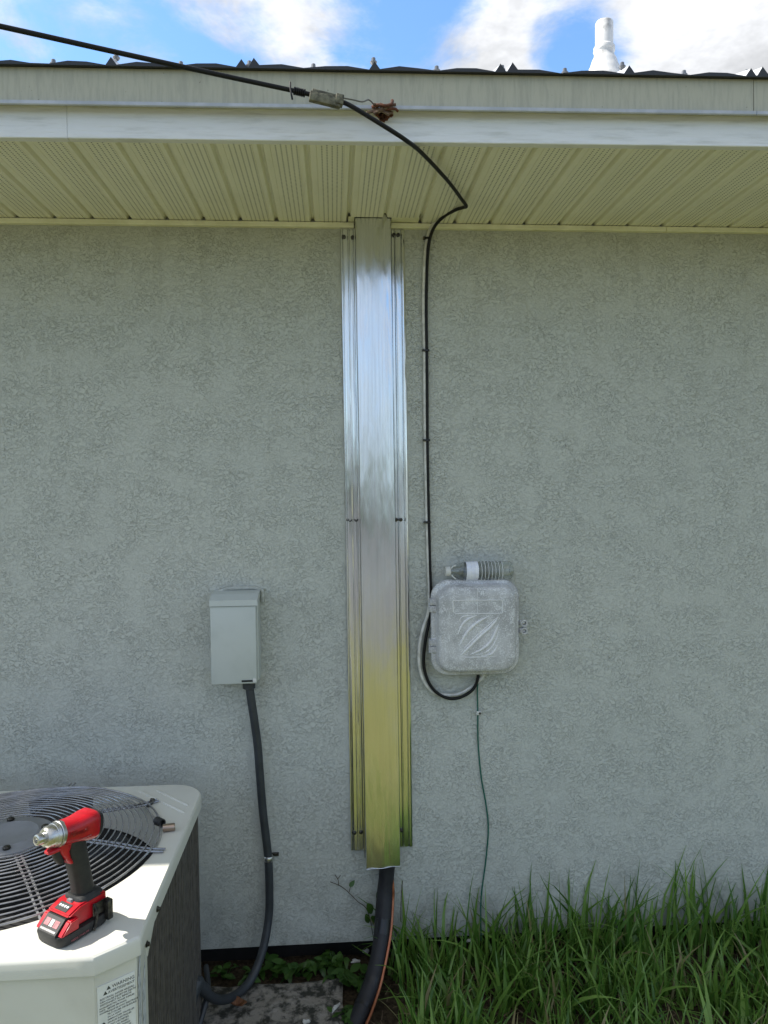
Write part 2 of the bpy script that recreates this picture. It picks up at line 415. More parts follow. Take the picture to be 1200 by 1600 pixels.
# soffit pans
PITCH = .1068
pan0 = None; x = .052-PITCH*37
idx = 0
prof = [(0, .013), (.004, .013), (.0075, 0), (.0525, 0), (.054, .0022), (.056, 0), (PITCH-.0075, 0), (PITCH-.004, .013), (PITCH, .013)]
prof = [(0, .012), (.0035, .012), (.0085, 0), (.0225, 0), (.0235, .0016), (.0245, 0), (PITCH-.0185, 0), (PITCH-.0175, .0016), (PITCH-.0165, 0), (PITCH-.0065, 0), (PITCH-.0015, .012), (PITCH, .012)]
def pan_mesh(y1):
    bm = B(); sheet(bm, prof, -.545, y1, 'y'); return bm
full = None; cut = None
while x < HX1:
    over = x < .177+.006 and x+PITCH > .066
    if over:
        o = obj('soffit_panel', pan_mesh(-.0575), 'soffit', house, local=True, solid=-.0008)
        o.location = (x, 0, SZ)
    elif full is None:
        full = obj('soffit_panel', pan_mesh(-.004), 'soffit', house, local=True, solid=-.0008); full.location = (x, 0, SZ)
    else: inst('soffit_panel', full, house, (x, 0, SZ))
    x += PITCH
# soffit beyond the cover cut out, each side of it
for xa, xb_ in ((.052, .0700), (.1795, .262)):
    bm = B(); sheet(bm, [(xa, .0006), (xb_, .0006)], -.0595, -.004, 'y'); o = obj('soffit_offcut', bm, 'trim', house, local=True); o.location = (0, 0, SZ)
bm = B(); box(bm, HX0, HX1, -.54, -.001, SZ+.05, SZ+.06); obj('soffit_backing', bm, 'dark', house)
# receiving channel along the wall top: pieces butted
def channel(x0, x1):
    bm = B(); prism(bm, [(-.001, SZ-.016), (-.016, SZ-.016), (-.0185, SZ-.013), (-.0185, SZ-.0025), (-.001, SZ-.0025)], x0, x1, 'x')
    return obj('soffit_trim', bm, 'trim', house)
channel(HX0, .069); channel(.181, 1.029); channel(1.031, HX1)
# lower fascia boards
def fascia(x0, x1, z0=0):
    bm = B(); box(bm, x0, x1, -.572, -.552, SZ-.015+z0, SZ+.09, .0015, 1); return obj('fascia_board', bm, 'fascia', house)
fascia(HX0, -.5760); fascia(-.5757, 2.6, .0004); fascia(2.602, HX1)
bm = B(); box(bm, HX0, HX1, -.552, -.540, SZ-.007, SZ+.09); obj('sub_fascia', bm, 'fascia', house)
# upper fascia metal with drip lip
ZL = SZ+.048
def drip(x0, x1):
    bm = B(); prism(bm, [(-.573, ZL+.006), (-.587, ZL+.006), (-.585, ZL+.0815), (-.573, ZL+.0815)], x0, x1, 'x')
    f = obj('fascia_cap', bm, 'drip', house)
    bm = B(); prism(bm, [(-.574, ZL+.0055), (-.597, ZL-.0045), (-.599, ZL-.0025), (-.599, ZL+.0045), (-.5875, ZL+.0095)], x0, x1, 'x')
    obj('drip_lip', bm, 'lip', f)
drip(HX0, -2.0); drip(-1.998, .965); drip(.9665, 3.6); drip(3.602, HX1)
# roof: five-V metal sheets, low pitch, ridge well behind
ES = .345; RY0 = -.597; RZ0 = ZL+.0815          # slope, eave line
def rz(y): return RZ0+(y-RY0)*ES
ribs_single = [-.47-.285*2*k for k in range(6)][::-1]+[-.47+.2855*2*k for k in range(1, 9)]
ribs_double = [-.1765-.571*k for k in range(7)][::-1]+[-.1765+.571*k for k in range(1, 9)]
V = sorted([(x, 0) for x in ribs_single]+[(x-.0135, 1) for x in ribs_double]+[(x+.0135, 1) for x in ribs_double])
roof_prof = [(HX0, 0)]
for x_, d in V:
    if HX0+.05 < x_ < HX1-.05: roof_prof += [(x_-.012, 0), (x_, .0175), (x_+.012, 0)]
roof_prof.append((HX1, 0))
# fine points for the wavy eave
pts = []
for (xa, za), (xc, zc) in zip(roof_prof, roof_prof[1:]):
    n_ = max(1, int((xc-xa)/.04)) if za == zc == 0 else 1
    for k in range(n_): pts.append((xa+(xc-xa)*k/n_, za+(zc-za)*k/n_))
pts.append(roof_prof[-1])
def wav(x): return .0042*math.sin(x*2*math.pi/.142+.6)+.0025*noise.noise(Vector((x*5, 0, 2)))
bm = B(); rows = []
for y in (RY0, RY0+.02, RY0+.12, RY0+.5, 3.2):
    k = 1.0 if y < RY0+.05 else (.6 if y < RY0+.2 else 0)
    rows.append([bm.verts.new((a, y, rz(y)+h+k*wav(a)+.004)) for a, h in pts])
for A_, B_ in zip(rows, rows[1:]):
    for i in range(len(pts)-1): bm.faces.new((A_[i], A_[i+1], B_[i+1], B_[i]))
roof = obj('roof', bm, 'roof', house)
bm = B(); A_ = []; B_ = []; D_ = []
for a, h in pts:
    t = RZ0+h+wav(a)+.0045
    A_.append(bm.verts.new((a, RY0-.0015, t))); B_.append(bm.verts.new((a, RY0-.0015, RZ0-.001))); D_.append(bm.verts.new((a, RY0+.013, RZ0+.001)))
for i in range(len(pts)-1):
    bm.faces.new((A_[i], A_[i+1], B_[i+1], B_[i])); bm.faces.new((B_[i], B_[i+1], D_[i+1], D_[i]))  # the black return puts the sheet's underside shade into its colour
obj('roof_edge', bm, 'roofedge', roof)
bm = B(); prism(bm, [(3.2, 0), (3.2, rz(3.2)-.05), (-.57, RZ0-.012), (-.57, ZL+.02), (.2, ZL+.02), (.2, 0)], HX0+.02, HX1-.02, 'x'); obj('attic_block', bm, 'dark', house)
# roofing screws with washers
bm = B(); lathe(bm, [(.0050, -.004), (.0080, 0), (.0080, .002), (.0048, .0028), (.0048, .0095), (.0040, .0105)], seg=10)
scr = None
for x_, d in V:
    if d and any(abs(x_-.0135-r) < .002 for r in ribs_double): continue
    xx = x_+(.013 if d else .0)
    for yy in (RY0+.040,):
        z_ = rz(yy)+(.024 if not d else .012)
        if scr is None: scr = obj('roof_screw', bm, 'screwhead', roof, local=True, smooth=True); scr.location = (xx, yy, z_)
        else: inst('roof_screw', scr, roof, (xx, yy, z_))
for r in sorted(ribs_single+ribs_double):
    if -2 < r < 3: inst('roof_screw', scr, roof, (r+.1425, RY0+.035, rz(RY0+.035)+.007))

# the eave runs slightly out of parallel with the wall
def skew(x): return -.018*(x-.35)
def skew_mesh(o):
    for v in o.data.vertices: v.co.y += skew(v.co.x)
done = set()
for o in [house]+list(house.children):
    for ch in ([] if o is house else [o]+list(o.children)):
        nm = ch.name.split('.')[0]
        if nm in ('fascia_board', 'sub_fascia', 'fascia_cap', 'drip_lip', 'roof', 'roof_edge', 'attic_block'): skew_mesh(ch)
        elif nm == 'roof_screw': ch.location.y += skew(ch.location.x)
        elif nm == 'soffit_panel': ch.scale.y = (.545-skew(ch.location.x))/.545

# vent pipe on the roof
vy = .15; vb = at(944, 140, vy)
vent = thing('vent_pipe', 'white vent pipe with wrinkled conical boot standing on the metal roof', 'vent pipe', (vb.x, vy, rz(vy)))
VX = vb.x; vtop = at(941, 35, vy).z
bm = B(); prof_ = []
zb_ = rz(vy)
neck = at(942, 84, vy).z
steps = 26
for k in range(steps+1):
    t = k/steps; z_ = zb_-.05+(neck-zb_+.05)*t
    r_ = .078*(1-t)**1.0*1.0+.031*t
    r_ = .031+.37*(neck-z_)
    prof_.append((r_+.0014*math.sin(k*2.2)+.0008*random.uniform(-1, 1), z_))
prof_ += [(.0325, neck+.004), (.0350, neck+.008), (.0325, neck+.013), (.0340, neck+.018), (.030, neck+.024)]
lathe(bm, prof_, (VX, vy, 0), seg=28)
for v in bm.verts:
    v.co += Vector((1, .3, .6))*.0016*noise.noise(v.co*40)
obj('boot', bm, 'white', vent, smooth=60)
bm = B(); lathe(bm, [(.0285, neck-.02), (.0285, vtop-.004), (.0265, vtop), (.0235, vtop), (.0235, vtop-.1)], (VX, vy, 0), seg=28)
obj('pipe', bm, 'white', vent, smooth=40)
bm = B()
for k in range(6):                        # worn grey patch on the pipe
    pass
bm.free()

# ------------------------------------------------------------------ metal line-set cover
cover = thing('line_set_cover', 'shiny galvanized metal channel cover running from soffit to pipe on the wall', 'metal cover', (.125, -.03, .22))
def lean(bm, out=0.0):
    for v in bm.verts:
        v.co.x += (2.19-v.co.z)*.0046
        if v.co.y < -.03: v.co.y -= out*((2.19-v.co.z)/2-.35)
ZB, ZT = .247, SZ+.02
X0, X1 = .0725, .1765
bm = B()
prof_ = [(X0-.002, -.0085), (X0, -.0105), (X0, -.058), (X0+.0012, -.0605), (X0+.004, -.061), (X0+.03, -.0618), (.5*(X0+X1), -.0622), (X1-.03, -.0618), (X1-.004, -.061), (X1-.0012, -.0605), (X1, -.058), (X1, -.0105), (X1+.002, -.0085)]
nz = 46; rows = []
for j in range(nz+1):
    z_ = ZB+(ZT-ZB)*j/nz
    rows.append([bm.verts.new((a+.0006*noise.noise(Vector((z_*3, i, 0))), b-(.0016*noise.noise(Vector((z_*2.3, i*.13, 5))) if 3 <= i <= 9 else 0), z_-(.006*(a-X0)/.1 if j == 0 else 0)*-1)) for i, (a, b) in enumerate(prof_)])
for A_, B_ in zip(rows, rows[1:]):
    for i in range(len(prof_)-1): bm.faces.new((A_[i], A_[i+1], B_[i+1], B_[i]))
lean(bm, .026)
obj('channel', bm, 'galv', cover, smooth=25)
bm = B(); pl = [Vector((X0+.0015+.0092+(X1-X0-.003)*k/12, -.0628-.0006*math.sin(k*1.1), ZB+.006*(k/12)-.0005+.0012*math.sin(k*.9))) for k in range(13)]
tube(bm, [p-Vector((0, .0164, 0)) for p in pl], lambda t: .0009 if t < .7 else .0005, 8); obj('bottom_hem', bm, 'galv', cover, smooth=True)
zm = at(550, 816, -.006).z
def flange(px, z0, z1, off=0.0):
    bm = B(); nz = 26; rows = []
    n_ = len(px)
    for j in range(nz+1):
        z_ = z0+(z1-z0)*j/nz
        rows.append([bm.verts.new((a, b+off-.0012*noise.noise(Vector((z_*4, a*30, off*300+px[0][0]*50)))*(0 if i in (0, n_-1) else 1), z_)) for i, (a, b) in enumerate(px)])
    for A_, B_ in zip(rows, rows[1:]):
        for i in range(n_-1): bm.faces.new((A_[i], A_[i+1], B_[i+1], B_[i]))
    lean(bm); return obj('side_flange', bm, 'galv', cover, smooth=14)
L = [(.0285, -.0015), (.0285, -.0065), (.0300, -.0085), (.0320, -.0085), (.0345, -.0070), (.0360, -.0052), (.0375, -.0060), (.0400, -.0068), (.0490, -.0072), (.0515, -.0100), (.0530, -.0102), (.0540, -.0048), (.0560, -.0052), (.0600, -.0064), (.0660, -.0060), (.0690, -.0100), (.0715, -.0105)]
Rr = [(X1+.001, -.0105), (X1+.0040, -.0105), (X1+.0065, -.0062), (X1+.0125, -.0060), (X1+.0135, -.0045), (X1+.0150, -.0104), (X1+.0165, -.0100), (X1+.0190, -.0072), (X1+.0290, -.0066), (X1+.0315, -.0060), (X1+.0325, -.0048), (X1+.0340, -.0066), (X1+.0365, -.0088), (X1+.0400, -.0088), (X1+.0440, -.0060), (X1+.0440, -.0015)]
zt_ = SZ-.017; zb2 = at(550, 1328, -.006).z
flange(L, zm-.01, zt_); flange(L, zb2, zm+.004, -.0012); flange(Rr, zm-.01, zt_); flange(Rr, zb2+.004, zm+.004, -.0012)
# dark lapped seam at mid height
bm = B()
for xa, xb_ in ((.0365, .0490), (.0560, .0665)):
    pl = [Vector((xa+(xb_-xa)*k/6+(2.19-zm)*.0046, -.0105, zm+.003+.006*((k-3)/3.0)**2)) for k in range(7)]
    tube(bm, pl, .0015, 6)
obj('lap_seam', bm, 'dark', cover, smooth=True)
bm = B(); lathe(bm, [(.0062, 0), (.0062, .0015), (.0046, .002), (.0044, .0065), (.003, .0072)], axis=(0, -1, 0), seg=10)
sc = None
for px, py in ((537, 370), (551, 371), (615.5, 367), (622, 367), (619, 812), (626, 812), (554, 1301), (564, 1300), (627.5, 1297)):
    p = at(px, py, -.008)
    if sc is None: sc = obj('screw', bm, 'clip', cover, local=True, smooth=True); sc.location = p-wloc(cover)
    else: inst('screw', sc, cover, p)

# insulated pipe out of the cover
PP = [(607, 1300, -.034), (605, 1352, -.036), (601, 1400, -.045), (596.5, 1460, -.085), (583, 1530, -.165), (560, 1588, -.245), (520, 1668, -.36), (470, 1730, -.46)]
pipe_pts = [at(*p) for p in PP]
line = thing('insulated_pipe', 'black foam insulated pipe curving out of the metal cover to the ground', 'pipe', pipe_pts[5])
sp = spline(pipe_pts, 10)
bm = B(); tube(bm, sp, lambda t: .0245+.0012*math.sin(t*23), 18); obj('insulation', bm, 'foam', line, smooth=True)
for a, b in ((26, 30), (40, 42), (47, 48)):
    bm = B(); tube(bm, sp[a:b+1], .0262 if a == 26 else .0256, 18); obj('tape_wrap', bm, 'tape', line, smooth=40)
cp = [at(px, py, y) for px, py, y in ((609, 1345, -.030), (614, 1385, -.046), (614, 1410, -.056), (610, 1462, -.095), (598, 1525, -.170), (588, 1560, -.215), (574, 1597, -.270), (536, 1675, -.385))]
bm = B(); tube(bm, spline(cp, 10), .0045, 10)
tag(obj('copper_pipe', bm, 'copper', smooth=True), 'thin bare copper pipe running alongside the black insulated pipe', 'copper pipe')

# ------------------------------------------------------------------ disconnect box
dp = at(366, 1000, -.085)
disc = thing('disconnect_box', 'pale grey metal electrical disconnect box on the stucco wall', 'electrical box', (-.305, 0, .80))
xl, xr = -.366, -.2335; zt2, zb3 = 1.082, .824
bm = B(); box(bm, xl+.004, xr+.004, -.072, -.001, zb3+.004, zt2-.012, .002, 1); obj('body', bm, 'greypaint', disc, smooth=30)
bm = B()
prism(bm, [(-.001, zt2+.008), (-.052, zt2+.003), (-.091, zt2-.010), (-.0925, zt2-.027), (-.0885, zt2-.027), (-.0885, zt2-.016), (-.001, zt2-.013)], xl-.001, xr+.0055, 'x')
obj('rain_hood', bm, 'greypaint', disc)
bm = B(); box(bm, xl, xr, -.088, -.074, zb3, zt2-.028, .003, 2)
door = obj('door', bm, 'greypaint', disc, smooth=30)
bm = B(); box(bm, xl+.088, xl+.120, -.0895, -.0875, zb3+.006, zb3+.011); obj('latch_slot', bm, 'dark', door)
bm = B(); box(bm, xr-.012, xr-.001, -.0905, -.0875, zb3+.003, zb3+.016, .002, 2); obj('latch_tab', bm, 'capw', door)
bm = B(); lathe(bm, [(.024, 0), (.024, -.008), (.019, -.011), (.019, -.028), (.0165, -.030)], (-.262, -.045, zb3+.004), (0, 0, 1), 18); obj('bottom_connector', bm, 'conduit', disc, smooth=30)
# caulk bead behind the hood
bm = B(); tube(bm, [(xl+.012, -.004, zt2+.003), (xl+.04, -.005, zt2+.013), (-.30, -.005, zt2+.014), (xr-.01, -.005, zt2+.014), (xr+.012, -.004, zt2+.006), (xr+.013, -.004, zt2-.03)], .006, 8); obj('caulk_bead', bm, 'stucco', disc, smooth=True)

# flexible conduit to the condenser
CP = [(389, 1068, -.045), (392, 1090, -.045), (402, 1160, -.035), (406, 1210, -.03), (411, 1270, -.026), (419, 1340, -.026), (421, 1400, -.028), (419, 1440, -.036), (409, 1490, -.07), (391, 1532, -.12), (366, 1556, -.18), (340, 1562, -.25), (318, 1549, -.30), (306, 1539, -.33)]
cpts = [at(*p) for p in CP]
whip = thing('flexible_conduit', 'dark grey flexible conduit dropping from the electrical box to the condenser', 'conduit', cpts[8])
sp = spline(cpts, 8)
bm = B(); tube(bm, sp, .0125, 14); obj('hose', bm, 'conduit', whip, smooth=True)
k = at(419.5, 1341, -.026)
bm = B(); lathe(bm, [(.0135, -.008), (.0148, -.006), (.0148, .006), (.0135, .008)], k, (0.06, 0, 1), 16); st = obj('strap', bm, 'alu', whip, smooth=True)
bm = B(); box(bm, k.x+.008, k.x+.030, -.010, -.002, k.z-.004, k.z+.006, .001, 1); obj('strap_tab', bm, 'clip', st)
bm = B(); e0 = at(306, 1538, -.33); e1 = at(285, 1602, -.37); e2 = at(262, 1670, -.41)
tube(bm, spline([at(322, 1549, -.295), at(313, 1541, -.315), e0, e1, e2], 8), lambda t: .0155 if t < .45 else .0185, 14); obj('elbow_fitting', bm, 'conduit', whip, smooth=True)
bm = B(); tube(bm, spline([at(322, 1510, -.16), at(325, 1545, -.25), at(318, 1580, -.30), at(305, 1620, -.34)], 6), .0075, 8)
tag(obj('thin_conduit', bm, 'conduit', smooth=True), 'thin grey tube standing behind the conduit elbow beside the condenser', 'tube')

# ------------------------------------------------------------------ phone service box
nid = thing('phone_box', 'weathered grey plastic phone service box with embossed striped emblem', 'utility box', (.415, 0, .97))
c0 = at(742.5, 980, -.055)
pc = Vector((c0.x, 0, c0.z)); Wd, Hd = .1335, .1445
def rrect(cx_, cz_, hw, hh, r, n=8):
    out = []
    for qx, qz, a0 in ((1, 1, 0), (-1, 1, 90), (-1, -1, 180), (1, -1, 270)):
        for k in range(n+1):
            a = R(a0+90*k/n); out.append((cx_+qx*(hw-r)+r*math.cos(a), cz_+qz*(hh-r)+r*math.sin(a)))
    return out
def nring(hw, hh, r, y): return [(a, y, b) for a, b in rrect(pc.x, pc.z, hw, hh, r)]
bm = B(); loft(bm, [nring(Wd-.012, Hd-.012, .045, -.001), nring(Wd-.012, Hd-.012, .045, -.030), nring(Wd-.002, Hd-.002, .052, -.034), nring(Wd, Hd, .053, -.038), nring(Wd, Hd, .053, -.044)])
obj('base', bm, 'nid', nid, smooth=40)
bm = B(); loft(bm, [nring(Wd+.001, Hd+.001, .054, -.0445), nring(Wd+.0015, Hd+.0015, .054, -.053), nring(Wd-.001, Hd-.001, .053, -.057), nring(Wd-.010, Hd-.010, .048, -.059), nring(Wd-.013, Hd-.013, .046, -.064), nring(Wd-.016, Hd-.016, .044, -.086), nring(Wd-.020, Hd-.020, .042, -.092), nring(Wd-.027, Hd-.027, .038, -.095), nring(Wd-.05, Hd-.05, .03, -.0965)])
lid = obj('lid', bm, 'nid', nid, smooth=40)
def zm6(x, y, d=-.0965): return at(620+x/5, 860+y/5, d)
# recessed label field outlined by a thin moulding
bm = B(); q = [zm6(440, 392), zm6(818, 388), zm6(826, 398), zm6(826, 482), zm6(816, 492), zm6(458, 494), zm6(442, 478), zm6(438, 402)]
tube(bm, q, .0016, 6, closed=True); obj('label_moulding', bm, 'nidridge', lid, smooth=True)
def ridge(pts, w, n=7):
    bm = B(); s_ = spline([zm6(a, b, -.0962) for a, b in pts], n)
    tube(bm, s_, lambda t: max(.0006, 1.15*w*math.sin(math.pi*min(max(t, .04), .96))**.6), 8, ell=1.0); obj('emblem_ridge', bm, 'nidridge', lid, smooth=True)
ridge([(484, 552), (515, 518), (590, 508)], .0018)
ridge([(478, 655), (512, 580), (560, 535), (625, 508)], .0034)
ridge([(488, 745), (545, 645), (620, 570), (715, 515)], .0044)
ridge([(490, 830), (560, 760), (660, 660), (740, 590), (792, 522)], .0042)
ridge([(500, 795), (600, 690), (700, 600), (792, 516)], .0020)
ridge([(570, 815), (660, 775), (730, 715), (770, 640), (795, 575)], .0040)
ridge([(640, 815), (720, 780), (775, 700), (795, 630)], .0022)
ridge([(690, 822), (745, 805), (790, 740)], .0032)
ridge([(490, 832), (600, 835), (780, 826)], .0014)
bm = B(); tube(bm, [zm6(629, 300, -.0958), zm6(630, 492, -.0962)], .0008, 6); obj('centre_seam', bm, 'nidridge', lid)
bm = B(); box(bm, *(lambda a, b: (a.x, b.x))(zm6(250, 0, -.05), zm6(322, 0, -.05)), -.067, -.040, 0, .0185, .003, 2)
hz = [zm6(0, y, -.05).z for y in (428, 482, 745, 800)]
hg = None
for i, z_ in enumerate(hz):
    if hg is None: hg = obj('hinge_lug', bm, 'nid', nid, local=True, smooth=30); hg.location = Vector((0, 0, z_))-wloc(nid)
    else: inst('hinge_lug', hg, nid, (0, 0, z_))
bm = B()
for z_ in (hz[0]*.5+hz[1]*.5, hz[2]*.5+hz[3]*.5): tube(bm, [(zm6(252, 0, -.05).x, -.05, z_-.012), (zm6(252, 0, -.05).x, -.05, z_+.030)], .0035, 8)
obj('hinge_pin', bm, 'nid', nid, smooth=True)
# latch lugs with a screw
for i, yy in enumerate((565, 625)):
    p = zm6(990, yy, -.05)
    bm = B(); lathe(bm, [(.0105, -.008), (.0118, .004), (.0110, .011), (.0062, .011), (.0055, .003)], p, (0, -1, 0), 16)
    box(bm, p.x-.014, p.x-.004, p.y-.008, p.y+.006, p.z-.008, p.z+.008, .002, 1); lug = obj('latch_lug', bm, 'nid', nid, smooth=40)
    bm = B(); lathe(bm, [(.0052, .002), (.0050, .0055), (.002, .0075)], p, (0, -1, 0), 12); obj('latch_screw', bm, 'alu' if i == 0 else 'nid', lug, smooth=True)

# water bottle lying on it
p0, p1 = at(697, 890, -.048), at(800, 888, -.048)
bl = p1.x-p0.x; by = -.048; bz = .5*(p0.z+p1.z)-.0055
bottle = thing('water_bottle', 'empty clear plastic water bottle lying on top of the grey phone box', 'bottle', (p0.x, by, bz-.02))
prof_ = [(.0120, .006), (.0122, .016), (.0150, .022), (.0225, .036), (.0275, .054), (.0282, .062), (.0278, .066)]
xx = .066
while xx < bl-.03:
    prof_ += [(.0250, xx+.003), (.0283, xx+.0055), (.0283, xx+.0075)]; xx += .0100
prof_ += [(.0284, bl-.018), (.0270, bl-.006), (.0225, bl-.001), (.010, bl-.006)]
bm = B(); lathe(bm, prof_, (p0.x, by, bz), (1, 0, 0), 28)
obj('bottle_body', bm, 'clear', bottle, smooth=60, solid=.0006)
def rib_highlight():  # whitish rings over the clear ribs, highlights put into their colour
    m, T, p = new_mat('pale rib highlight')
    p.inputs['Base Color'].default_value = (.85, .87, .86, 1); p.inputs['Roughness'].default_value = .22; p.inputs['Transmission Weight'].default_value = .35; p.inputs['IOR'].default_value = 1.3
    return m
M['rib_highlight'] = rib_highlight(); xx = .0735
while xx < bl-.03:
    bm = B(); tube(bm, [(p0.x+xx, by+.0281*math.cos(2*math.pi*k/28), bz+.0281*math.sin(2*math.pi*k/28)) for k in range(28)], .0011, 6, closed=True)
    if not .030 < xx < .06: obj('bottle_rib', bm, 'rib_highlight', bottle, smooth=True)
    xx += .0105
bm = B(); lathe(bm, [(.0140, -.002), (.0148, 0), (.0148, .012), (.0138, .013)], (p0.x, by, bz), (1, 0, 0), 22); obj('cap', bm, 'capw', bottle, smooth=40)
la, lb = at(727, 890, by).x-p0.x, at(745.5, 890, by).x-p0.x
bm = B(); lathe(bm, [(.0289, la), (.0291, la+.001), (.0291, lb-.001), (.0289, lb)], (p0.x, by, bz), (1, 0, 0), 28, cap=False); obj('paper_label', bm, 'label', bottle, smooth=True)
bm = B()                                    # broken ring hanging from the cap
tube(bm, spline([(p0.x+.014, by-.012, bz+.010), (p0.x+.020, by-.012, bz+.016), (p0.x+.028, by-.012, bz+.019)], 5), .002, 6)
tube(bm, spline([(p0.x+.014, by-.012, bz-.010), (p0.x+.022, by-.014, bz-.018), (p0.x+.028, by-.014, bz-.022)], 5), .002, 6)
obj('cap_ring', bm, 'capw', bottle, smooth=True)

# ------------------------------------------------------------------ cables
zs = SZ-.010
a0, a1 = at(478, 146, -.655), at(0, 41, -.86)
dirv = a1-a0
aer = [a0+dirv*4.0+Vector((0, 0, .5)), a0+dirv*2.2+Vector((0, 0, .01)), a0+dirv*1.5, a1, a0+dirv*.66+Vector((0, 0, -.0008)), a0+dirv*.33+Vector((0, 0, -.0008)), a0]
ent = [at(510, 155, -.660), at(536, 160, -.655), at(556, 170, -.655), at(600, 197, -.645), at(634, 219, -.615)]
sof = [atz(px, py, zs-k) for px, py, k in ((660, 240, .012), (700, 283, .006), (721, 311, .006))]
kink = [at(728.5, 322, -.205), at(724, 324, -.180), at(712, 328, -.135), at(694, 338, -.075), at(679, 354, -.036), at(671, 376, -.017), at(667.5, 410, -.010)]
dn = [at(665.5+dx, py, -.0085) for dx, py in ((.5, 480), (1.2, 548), (1.8, 620), (2.2, 690), (3.2, 760), (4.5, 815), (6.0, 880))]
lo = [at(673, 925, -.010), at(672, 962, -.014), at(665, 1000, -.02), at(662, 1035, -.02), at(668, 1062, -.022), at(681, 1081, -.024), at(700, 1091, -.026), at(718, 1090, -.028), at(736, 1080, -.030), at(745, 1066, -.032), at(748, 1045, -.034)]
bm = B(); tube(bm, spline(aer+ent+sof+kink+dn+lo, 8), .0048, 10)
tag(obj('black_cable', bm, 'cable', smooth=True), 'black overhead cable crossing the fascia and running down beside the metal cover', 'cable')
wh = [at(692, 341, -.030), at(676, 352, -.018), at(669, 368, -.010), at(664, 400, -.007), at(661.5, 470, -.006), at(663, 548, -.006), at(663.5, 620, -.006), at(664.5, 690, -.006), at(666, 760, -.006), at(667.5, 830, -.006), at(670.5, 920, -.007), at(669.5, 955, -.012),
      at(660, 985, -.02), at(655, 1015, -.02), at(656, 1045, -.02), at(664, 1067, -.018), at(678, 1082, -.014), at(700, 1086, -.013), at(720, 1083, -.014), at(738, 1072, -.018), at(752, 1060, -.022), at(758, 1048, -.03)]
bm = B(); tube(bm, spline(wh, 8), .0050, 10)
tag(obj('white_cable', bm, 'greycable', smooth=True), 'dirty white cable running down the wall beside the black cable', 'cable')
gw = [at(749, 1056, -.015), at(746, 1075, -.007), at(746.5, 1113, -.006), at(747, 1160, -.004), at(752, 1215, -.004), at(759, 1255, -.004), at(763, 1295, -.004), at(759, 1345, -.005), at(753, 1390, -.006), at(751, 1425, -.012), at(752, 1470, -.02)]
bm = B(); tube(bm, spline(gw, 8), .0023, 8)
tag(obj('ground_wire', bm, 'green', smooth=True), 'thin green ground wire hanging from the phone box into the grass', 'wire')
p = at(748, 1114, -.008)
bm = B(); box(bm, p.x-.0075, p.x+.008, -.012, -.001, p.z-.006, p.z+.006, .002, 2)
wc = tag(obj('wire_clip', bm, 'capw', smooth=30), 'small white clip nailed over the green wire below the phone box', 'clip')
bm = B(); lathe(bm, [(.004, 0), (.004, .0015), (.002, .0022)], (p.x+.003, -.012, p.z), (0, -1, 0), 10); nail = obj('nail', bm, 'clip', wc)
ties = ((666, 373, 'black cable tie just below the soffit, topmost of the four on the cables', 4), (665.5, 548, 'black cable tie on the two cables, second from the soffit', 5), (666.5, 688, 'black cable tie on the two cables, third from the soffit', 5), (667.5, 816, 'black cable tie on the two cables, nearest above the phone box', 5))
for px, py, lab, w in ties:
    a, b = at(px-w-1, py, -.006), at(px+w, py, -.006)
    bm = B(); box(bm, a.x, b.x, -.0165, -.0015, a.z-.0032, a.z+.0032, .0012, 1)
    t = tag(obj('cable_tie', bm, 'tape', smooth=30), lab, 'cable tie', 'black ties on the wall cables')
    bm = B(); lathe(bm, [(.0035, 0), (.0035, .003), (.002, .004)], (a.x+.002, -.0165, a.z), (0, -1, 0), 8); obj('nail', bm, 'clip', t)

# wedge clamp holding the overhead cable
q0, q1 = at(484, 147, -.665), at(536, 160, -.655)
dv = (q1-q0).normalized(); upv = Vector((-dv.z, 0, dv.x)).normalized(); outv = dv.cross(upv).normalized()
if outv.y > 0: outv = -outv
ln = (q1-q0).length
mt = Matrix((dv, outv, upv)).transposed().to_4x4(); mt.translation = q0
clamp = thing('wedge_clamp', 'weathered metal wedge clamp gripping the overhead cable in front of the fascia', 'clamp', q0)
bm = B(); box(bm, 0, ln*.93, -.004, .010, -.0155, .004, .002, 2, mt); obj('shell', bm, 'zincclamp', clamp, smooth=30)
bm = B(); box(bm, .004, ln*.86, -.006, .003, .0045, .0125, .002, 2, mt); box(bm, ln*.76, ln, -.007, .012, -.010, .011, .002, 2, mt); obj('wedge', bm, 'zincclamp', clamp, smooth=30)
bm = B(); coil = []
for k in range(60):
    t = k/59; a = t*2*math.pi*6
    c_ = a0+dirv.normalized()*(.001+.026*t)
    coil.append(c_+Vector((0, math.cos(a), math.sin(a)))*.0064)
tube(bm, coil, .0021, 6); obj('wire_wrap', bm, 'cable', clamp, smooth=True)
bm = B(); tl = a0+dirv.normalized()*.034
tube(bm, [tl+Vector((0, -.004, .014)), tl+Vector((0, -.006, 0)), tl+Vector((.004, -.006, -.022))], .0022, 6); obj('wire_tail', bm, 'cable', clamp, smooth=True)
bm = B(); tube(bm, spline([q1+Vector((-.006, -.004, .008)), at(552, 156, -.645), at(566, 159, -.635), at(576, 156, -.625), at(584, 163, -.605), at(590, 168, -.585)], 6), .0016, 6); obj('bail_wire', bm, 'steelwire', clamp, smooth=True)

